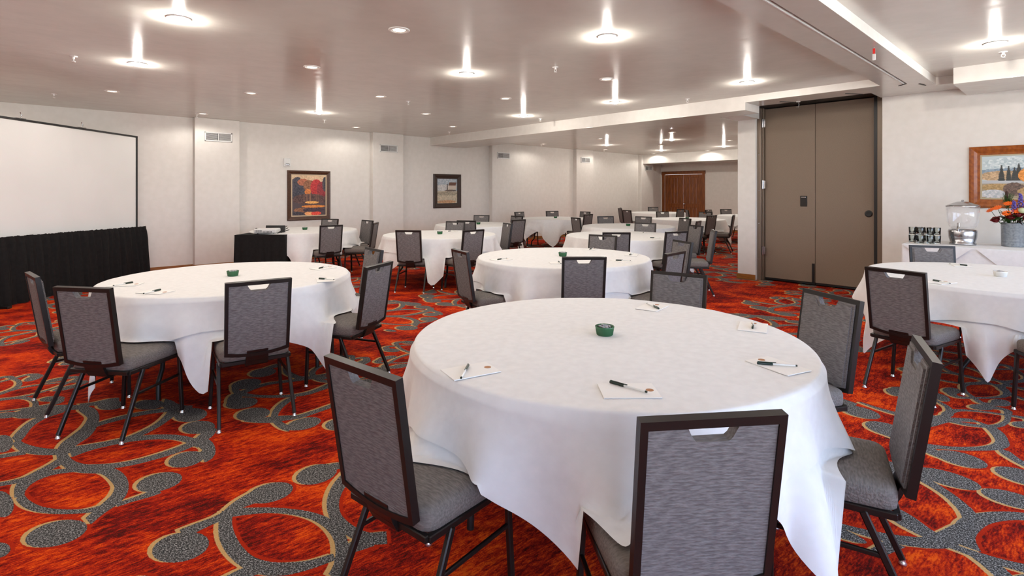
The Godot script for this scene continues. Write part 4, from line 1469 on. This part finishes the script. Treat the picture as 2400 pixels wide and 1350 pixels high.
func bouquet(at: Vector3) -> void:
	var b := thing("flower_bouquet", "mixed bouquet of orange, red and purple flowers with dark leaves in the vase", "flowers", at)
	var leaf := mat(Color(0.16, 0.30, 0.10), 0.5)
	var leaf2 := mat(Color(0.30, 0.50, 0.12), 0.45)
	var dark := mat(Color(0.16, 0.11, 0.12), 0.5)
	var orange := mat(Color(0.93, 0.40, 0.05), 0.6)
	var red := mat(Color(0.45, 0.03, 0.06), 0.6)
	var purple := mat(Color(0.36, 0.30, 0.62), 0.6)
	var brown := mat(Color(0.22, 0.12, 0.07), 0.8)
	var cream := mat(Color(0.72, 0.74, 0.58), 0.6)
	rng.seed = 5
	# heads: kind, x, y, z from the vase's foot
	var heads := [["gerbera", -0.13, 0.42, 0.05], ["gerbera", -0.19, 0.39, 0.03], ["gerbera", -0.04, 0.47, 0.04], ["gerbera", -0.05, 0.36, 0.10], ["gerbera", 0.03, 0.39, 0.08], ["gerbera", 0.15, 0.42, 0.05],
		["rose", -0.01, 0.32, 0.11], ["rose", 0.05, 0.35, 0.09], ["rose", 0.12, 0.30, 0.09], ["rose", -0.14, 0.28, 0.09],
		["spike", 0.06, 0.52, 0.0], ["spike", 0.01, 0.44, 0.07], ["spike", 0.17, 0.50, -0.03], ["cattail", -0.06, 0.56, -0.04], ["cattail", 0.13, 0.60, -0.05], ["pod", 0.08, 0.40, 0.10], ["pod", 0.19, 0.37, 0.05]]
	for h in heads:
		var p := Vector3(h[1], h[2], h[3])
		var mb := MB.new()
		mb.tube([Vector3(h[1] * 0.15, 0.03, h[3] * 0.15), Vector3(h[1] * 0.5, 0.22, h[3] * 0.4), p], 0.003, 6)
		part("stem", mb, leaf, b)
		mb = MB.new()
		var out := Vector3(h[1] * 1.6, 0.5, 0.25 + h[3] * 2.0).normalized()
		var x := out.cross(Vector3.UP).normalized()
		var bs := Basis(x, out, x.cross(out))
		match h[0]:
			"gerbera":
				for k in 14:
					var a := TAU * k / 14.0
					var dir: Vector3 = bs * Vector3(cos(a), 0.18, sin(a))
					var sd: Vector3 = bs * Vector3(-sin(a), 0, cos(a))
					mb.tri(p + dir * 0.008 - sd * 0.004, p + dir * 0.03 + sd * 0.009, p + dir * 0.03 - sd * 0.009)
					mb.tri(p + dir * 0.03 - sd * 0.009, p + dir * 0.03 + sd * 0.009, p + dir * 0.052)
				mb.lathe([Vector2(0.001, 0.014), Vector2(0.012, 0.01), Vector2(0.014, 0.0)], 10, p, bs)
				part("gerbera", mb, orange, b)
			"rose":
				for ring in 4:
					var r: float = 0.012 + 0.009 * ring
					for k in 5:
						var a := TAU * (k + ring * 0.37) / 5.0
						var c: Vector3 = bs * Vector3(cos(a) * r, 0.0, sin(a) * r)
						var sd: Vector3 = bs * Vector3(-sin(a), 0, cos(a)) * (0.012 + 0.006 * ring)
						var upv: Vector3 = out * (0.03 - 0.004 * ring)
						mb.quad(p + c * 0.6 - sd * 0.7, p + c * 0.6 + sd * 0.7, p + c * 1.1 + sd + upv, p + c * 1.1 - sd + upv)
				mb.lathe([Vector2(0.001, 0.025), Vector2(0.02, 0.02), Vector2(0.036, 0.0), Vector2(0.02, -0.018), Vector2(0.001, -0.022)], 12, p, bs)
				part("rose", mb, red, b)
			"spike":
				for k in 26:
					var u := k / 26.0
					var a := k * 2.4
					var c := p + Vector3(cos(a), 0, sin(a)) * lerpf(0.026, 0.006, u) + Vector3(0, lerpf(-0.09, 0.07, u), 0)
					mb.lathe([Vector2(0.001, -0.010), Vector2(0.010, -0.003), Vector2(0.011, 0.004), Vector2(0.001, 0.010)], 6, c, Basis.from_euler(Vector3(a, a * 2.0, 0)))
				part("delphinium", mb, purple, b)
			"cattail":
				mb.lathe([Vector2(0.001, -0.08), Vector2(0.013, -0.07), Vector2(0.015, 0.0), Vector2(0.012, 0.05), Vector2(0.001, 0.06)], 10, p)
				part("cattail", mb, brown, b)
			"pod":
				mb.lathe([Vector2(0.001, -0.03), Vector2(0.03, -0.018), Vector2(0.036, 0.005), Vector2(0.02, 0.024), Vector2(0.001, 0.028)], 12, p, bs)
				part("seed_pod", mb, cream, b)
	for k in 46:
		var a := rng.randf() * TAU
		var u := rng.randf()
		var base := Vector3(cos(a) * 0.05, 0.24 + 0.06 * u, sin(a) * 0.05)
		var dir := Vector3(cos(a), rng.randf_range(-0.1, 1.3), sin(a)).normalized()
		var ln := rng.randf_range(0.10, 0.20)
		var wd := rng.randf_range(0.018, 0.034)
		var sd := dir.cross(Vector3.UP).normalized() * wd
		var tip := base + dir * ln + Vector3(0, -0.03, 0)
		var m1 := base + dir * ln * 0.4 + Vector3(0, 0.012, 0)
		var mb := MB.new()
		mb.tri(base, m1 + sd, m1)
		mb.tri(base, m1, m1 - sd)
		mb.tri(m1, m1 + sd, tip)
		mb.tri(m1, tip, m1 - sd)
		part("leaf", mb, [leaf, dark, leaf2, leaf][k % 4], b)
	for k in 10:
		var p := Vector3(-0.09 + rng.randf() * 0.06, 0.46 + rng.randf() * 0.10, -0.02)
		var mb := MB.new()
		for j in 12:
			var a := rng.randf() * TAU
			var q := p + Vector3(cos(a) * 0.04, 0.01 + rng.randf() * 0.05, sin(a) * 0.04)
			mb.beam(p - Vector3(0, 0.05, 0), q, 0.002, 0.002)
		part("fern_sprig", mb, leaf, b)

# ------------------------------------------------------------------ things on the walls
func picture(im: Image) -> StandardMaterial3D:
	var m := mat(Color.WHITE, 0.5)
	m.albedo_texture = ImageTexture.create_from_image(im)
	return m

# a framed picture whose face looks along the basis' z; w and h are the outer size
func framed(called: String, label: String, at: Vector3, bs: Basis, w: float, h: float, bar: float, lip: float, wood: Material, lip_mat: Material, im: Image) -> Node3D:
	var t := thing(called, label, "picture", at)
	t.basis = bs
	var prof := [[0.0, 0.0], [0.0, 0.022], [0.18, 0.034], [0.45, 0.030], [0.75, 0.016], [1.0, 0.014], [1.0, 0.004]]
	var mb := MB.new()
	for i in prof.size() - 1:
		var a: Array = prof[i]
		var b: Array = prof[i + 1]
		var ring := func(e: Array) -> Array:
			var x: float = w / 2 - e[0] * bar
			var y: float = h / 2 - e[0] * bar
			return [Vector3(-x, -y, e[1]), Vector3(x, -y, e[1]), Vector3(x, y, e[1]), Vector3(-x, y, e[1])]
		var ra: Array = ring.call(a)
		var rb: Array = ring.call(b)
		for k in 4:
			var j := (k + 1) % 4
			var o: Vector3 = (ra[k] + ra[j]) * Vector3(1, 1, 0) * (b[1] - a[1]) * 10.0 + Vector3(0, 0, 1) * maxf(b[0] - a[0], 0.0)
			if i == prof.size() - 2:
				o = -(ra[k] + ra[j]) * Vector3(1, 1, 0)
			mb.quad(ra[k], ra[j], rb[j], rb[k], o)
	part("frame", mb, wood, t)
	var wi := w / 2 - bar
	var hi := h / 2 - bar
	if lip > 0.0:
		mb = MB.new()
		for s in [-1.0, 1.0]:
			mb.span(Vector3(-wi, s * hi, 0.003), Vector3(wi, s * (hi - lip), 0.012), 0.002)
			mb.span(Vector3(s * wi, -hi + lip, 0.003), Vector3(s * (wi - lip), hi - lip, 0.012), 0.002)
		part("liner", mb, lip_mat, t)
		wi -= lip
		hi -= lip
	var st := SurfaceTool.new()
	st.begin(Mesh.PRIMITIVE_TRIANGLES)
	for v in [[-1, -1], [-1, 1], [1, 1], [-1, -1], [1, 1], [1, -1]]:
		st.set_normal(Vector3.BACK)
		st.set_uv(Vector2(v[0] * 0.5 + 0.5, 0.5 - v[1] * 0.5))
		st.add_vertex(Vector3(v[0] * wi, v[1] * hi, 0.006))
	part("canvas", st.commit(), picture(im), t)
	mb = MB.new()
	mb.span(Vector3(-w / 2 + 0.01, -h / 2 + 0.01, 0.0), Vector3(w / 2 - 0.01, h / 2 - 0.01, 0.004))
	part("backing", mb, M.base, t)
	return t

func blob(im: Image, cx: float, cy: float, rx: float, ry: float, c: Color, n: int, sz: int) -> void:
	for k in n:
		var a := rng.randf() * TAU
		var r := sqrt(rng.randf())
		var x := int(cx + cos(a) * r * rx)
		var y := int(cy + sin(a) * r * ry)
		var v := rng.randf_range(-0.10, 0.10)
		im.fill_rect(Rect2i(x, y, sz + rng.randi() % 3, sz + rng.randi() % 2), Color(clampf(c.r + v, 0, 1), clampf(c.g + v * 0.8, 0, 1), clampf(c.b + v * 0.7, 0, 1)))

func autumn_wood() -> Image:
	rng.seed = 11
	var im := Image.create_empty(160, 200, false, Image.FORMAT_RGB8)
	im.fill(Color(0.30, 0.24, 0.25))
	im.fill_rect(Rect2i(0, 0, 160, 45), Color(0.86, 0.76, 0.62))
	blob(im, 80, 12, 80, 16, Color(0.83, 0.70, 0.56), 500, 4)
	blob(im, 22, 70, 36, 62, Color(0.23, 0.22, 0.26), 1800, 4)
	blob(im, 50, 32, 26, 16, Color(0.66, 0.38, 0.26), 500, 4)
	blob(im, 78, 50, 26, 28, Color(0.55, 0.36, 0.24), 800, 4)
	blob(im, 112, 60, 26, 42, Color(0.72, 0.17, 0.17), 1600, 4)
	blob(im, 138, 70, 22, 40, Color(0.55, 0.16, 0.18), 900, 4)
	blob(im, 154, 40, 10, 36, Color(0.24, 0.23, 0.26), 400, 4)
	blob(im, 72, 82, 14, 16, Color(0.80, 0.46, 0.20), 300, 3)
	blob(im, 80, 118, 80, 26, Color(0.33, 0.22, 0.20), 1500, 4)
	for k in 16:
		var x := 50 + rng.randi() % 80
		im.fill_rect(Rect2i(x, 92, 1, 36), Color(0.58, 0.42, 0.32))
	blob(im, 92, 134, 32, 5, Color(0.90, 0.66, 0.36), 300, 3)
	blob(im, 100, 154, 56, 5, Color(0.85, 0.52, 0.22), 500, 3)
	blob(im, 46, 172, 40, 10, Color(0.55, 0.36, 0.24), 500, 3)
	blob(im, 100, 172, 50, 10, Color(0.24, 0.17, 0.22), 700, 4)
	blob(im, 78, 190, 20, 8, Color(0.93, 0.64, 0.40), 260, 3)
	blob(im, 112, 190, 24, 8, Color(0.88, 0.28, 0.20), 360, 3)
	blob(im, 20, 190, 28, 9, Color(0.20, 0.18, 0.22), 400, 4)
	return im

func barn() -> Image:
	rng.seed = 12
	var im := Image.create_empty(110, 140, false, Image.FORMAT_RGB8)
	im.fill(Color(0.72, 0.68, 0.60))
	im.fill_rect(Rect2i(0, 0, 110, 68), Color(0.60, 0.66, 0.70))
	blob(im, 50, 20, 55, 26, Color(0.66, 0.70, 0.73), 900, 5)
	blob(im, 30, 48, 40, 16, Color(0.75, 0.75, 0.74), 500, 5)
	blob(im, 55, 105, 56, 36, Color(0.74, 0.69, 0.60), 1500, 4)
	blob(im, 50, 82, 55, 9, Color(0.62, 0.58, 0.50), 500, 4)
	blob(im, 50, 130, 50, 8, Color(0.72, 0.56, 0.42), 300, 4)
	for y in 24:
		im.fill_rect(Rect2i(60 - y / 6, 38 + y, 47, 1), Color(0.80, 0.76, 0.70) if y % 5 else Color(0.66, 0.60, 0.54))
	for y in 18:
		im.fill_rect(Rect2i(66 - y / 3, 20 + y, 40, 1), Color(0.42, 0.29, 0.23) if y % 4 else Color(0.30, 0.20, 0.17))
	im.fill_rect(Rect2i(52, 30, 5, 36), Color(0.22, 0.18, 0.16))
	blob(im, 72, 66, 30, 4, Color(0.40, 0.35, 0.32), 160, 3)
	return im

func lake() -> Image:
	rng.seed = 13
	var im := Image.create_empty(300, 180, false, Image.FORMAT_RGB8)
	im.fill(Color(0.73, 0.78, 0.78))
	blob(im, 150, 30, 150, 30, Color(0.75, 0.79, 0.79), 1200, 7)
	im.fill_rect(Rect2i(0, 58, 300, 20), Color(0.52, 0.58, 0.62))
	blob(im, 150, 60, 150, 9, Color(0.50, 0.57, 0.62), 900, 5)
	blob(im, 60, 84, 70, 20, Color(0.72, 0.60, 0.46), 1600, 5)
	blob(im, 230, 84, 80, 18, Color(0.62, 0.46, 0.28), 1600, 5)
	im.fill_rect(Rect2i(0, 104, 300, 14), Color(0.70, 0.70, 0.70))
	im.fill_rect(Rect2i(0, 118, 300, 62), Color(0.62, 0.56, 0.46))
	blob(im, 40, 132, 44, 14, Color(0.66, 0.54, 0.36), 700, 4)
	blob(im, 30, 160, 40, 16, Color(0.74, 0.74, 0.74), 500, 5)
	blob(im, 90, 140, 30, 26, Color(0.40, 0.32, 0.28), 900, 4)
	blob(im, 200, 150, 100, 28, Color(0.70, 0.56, 0.38), 1800, 5)
	for s in [[56, 40, 9], [76, 44, 7], [92, 50, 9], [104, 34, 12], [144, 52, 9], [160, 58, 9], [235, 40, 12], [262, 48, 10]]:
		for y in range(s[1], 106):
			var w := int(s[2] * (y - s[1]) / (106.0 - s[1])) + 1 + rng.randi() % 3
			im.fill_rect(Rect2i(s[0] - w, y, 2 * w, 1), Color(0.19, 0.21, 0.20) if rng.randf() < 0.8 else Color(0.30, 0.27, 0.24))
	blob(im, 124, 82, 22, 26, Color(0.86, 0.55, 0.24), 900, 4)
	blob(im, 190, 90, 26, 18, Color(0.84, 0.52, 0.22), 700, 4)
	return im

func vent(at: Vector3, w: float, h: float, label: String) -> void:
	var t := thing("wall_vent", label, "vent", at, 0.0, "air vents high on the pilasters")
	# faces +x; local z across
	var mb := MB.new()
	mb.span(Vector3(0, -h / 2, -w / 2), Vector3(0.004, h / 2, w / 2))
	part("duct", mb, M.duct, t)
	mb = MB.new()
	for s in [-1.0, 1.0]:
		mb.span(Vector3(0, s * h / 2, -w / 2), Vector3(0.016, s * (h / 2 - 0.022), w / 2), 0.002)
		mb.span(Vector3(0, -h / 2, s * w / 2), Vector3(0.016, h / 2, s * (w / 2 - 0.022)), 0.002)
	mb.span(Vector3(0, -h / 2, -0.008), Vector3(0.016, h / 2, 0.008), 0.002)
	part("frame", mb, M.white_metal, t)
	for k in 9:
		mb = MB.new()
		var y := lerpf(-h / 2 + 0.03, h / 2 - 0.03, k / 8.0)
		for s in [-1.0, 1.0]:
			var tilt := 0.7 if s < 0.0 else -0.5
			mb.box(Vector3(0.010, y, s * w / 4), Vector3(0.012, 0.0016, w / 2 - 0.036), 0.0, Basis(Vector3.BACK, tilt))
		part("louvre", mb, M.white_metal, t)

func build_wall_things() -> void:
	var wood_dark := textured(Color(0.20, 0.11, 0.06), Color(0.36, 0.22, 0.12), 0.4, 0.03, 201, Vector3(4, 4, 4), 0.03)
	var wood_brown := textured(Color(0.15, 0.085, 0.05), Color(0.21, 0.12, 0.07), 0.5, 0.03, 202, Vector3(4, 4, 4), 0.02)
	var wood_gold := textured(Color(0.46, 0.22, 0.06), Color(0.66, 0.36, 0.11), 0.25, 0.025, 203, Vector3(3, 3, 3), 0.02)
	var facing_x := Basis(Vector3.FORWARD, Vector3.UP, Vector3.RIGHT)
	framed("autumn_painting", "brown framed painting of a red and dark autumn wood on the long wall", Vector3(XL, 1.398, -4.675), facing_x, 0.955, 1.087, 0.085, 0.022, wood_dark, mat(Color(0.80, 0.71, 0.58), 0.6), autumn_wood())
	framed("barn_painting", "small painting of a grey barn in a flat dark frame", Vector3(XL, 1.497, -8.41), facing_x, 0.907, 0.905, 0.125, 0.0, wood_brown, wood_brown, barn())
	framed("lake_painting", "wide golden wood framed painting of autumn trees by a lake", Vector3(-0.38, 1.661, ZR), Basis.IDENTITY, 1.21, 0.765, 0.105, 0.018, wood_gold, mat(Color(0.68, 0.62, 0.50), 0.5), lake())
	var where := ["nearest the projection screen", "between the autumn and barn paintings", "just past the ceiling beam", "midway along the far room", "beside the wooden double door"]
	var vz := [-2.835, -6.558, -10.31, -14.04, -17.875]
	var vy := [2.545, 2.528, 2.528, 2.55, 2.39]
	for i in 5:
		vent(Vector3(XL + 0.15, vy[i], vz[i]), 0.48, 0.18, "white two-panel air vent on the pilaster " + where[i])
	# alarm above the autumn painting
	var t := thing("fire_alarm", "small white fire alarm strobe above the autumn painting", "alarm", Vector3(XL, 2.105, -4.19))
	var mb := MB.new()
	mb.span(Vector3(0, -0.09, -0.07), Vector3(0.04, 0.09, 0.07), 0.008)
	part("housing", mb, M.white_plastic, t)
	mb = MB.new()
	mb.span(Vector3(0.04, -0.06, -0.05), Vector3(0.062, -0.02, 0.05), 0.01)
	part("strobe_lens", mb, M.steel, t)
	mb = MB.new()
	mb.lathe([Vector2(0.036, 0.0), Vector2(0.036, 0.003), Vector2(0.03, 0.003), Vector2(0.03, 0.0)], 20, Vector3(0.04, 0.035, 0), Basis(Vector3.UP, Vector3.RIGHT, Vector3.BACK))
	part("horn_ring", mb, M.trim, t)
	# small tag hanging from the track beam, and a clear hook at the header
	t = thing("hanging_tag", "small red and white tag hanging under the ceiling track beam", "tag", Vector3(-1.30, 2.80, -5.72))
	mb = MB.new()
	mb.box(Vector3(0, -0.035, 0), Vector3(0.02, 0.05, 0.008), 0.003)
	part("red_part", mb, mat(Color(0.85, 0.12, 0.10), 0.4), t)
	mb = MB.new()
	mb.box(Vector3(0, -0.09, 0), Vector3(0.026, 0.06, 0.012), 0.004)
	part("white_part", mb, M.white_plastic, t)
	mb = MB.new()
	mb.tube([Vector3(0, 0, 0), Vector3(0, -0.02, 0)], 0.002, 6)
	part("string", mb, M.white_plastic, t)
	t = thing("ceiling_hook", "small clear hook hanging at the head of the folding partition", "hook", Vector3(-2.83, 2.80, -8.33))
	mb = MB.new()
	mb.tube([Vector3(0, 0, 0), Vector3(0.012, -0.05, 0), Vector3(0.0, -0.095, 0), Vector3(-0.02, -0.08, 0)], 0.006, 8)
	part("hook_wire", mb, M.glass, t)
	mb = MB.new()
	mb.box(Vector3(0, -0.006, 0), Vector3(0.05, 0.012, 0.03), 0.003)
	part("hook_plate", mb, M.white_plastic, t)
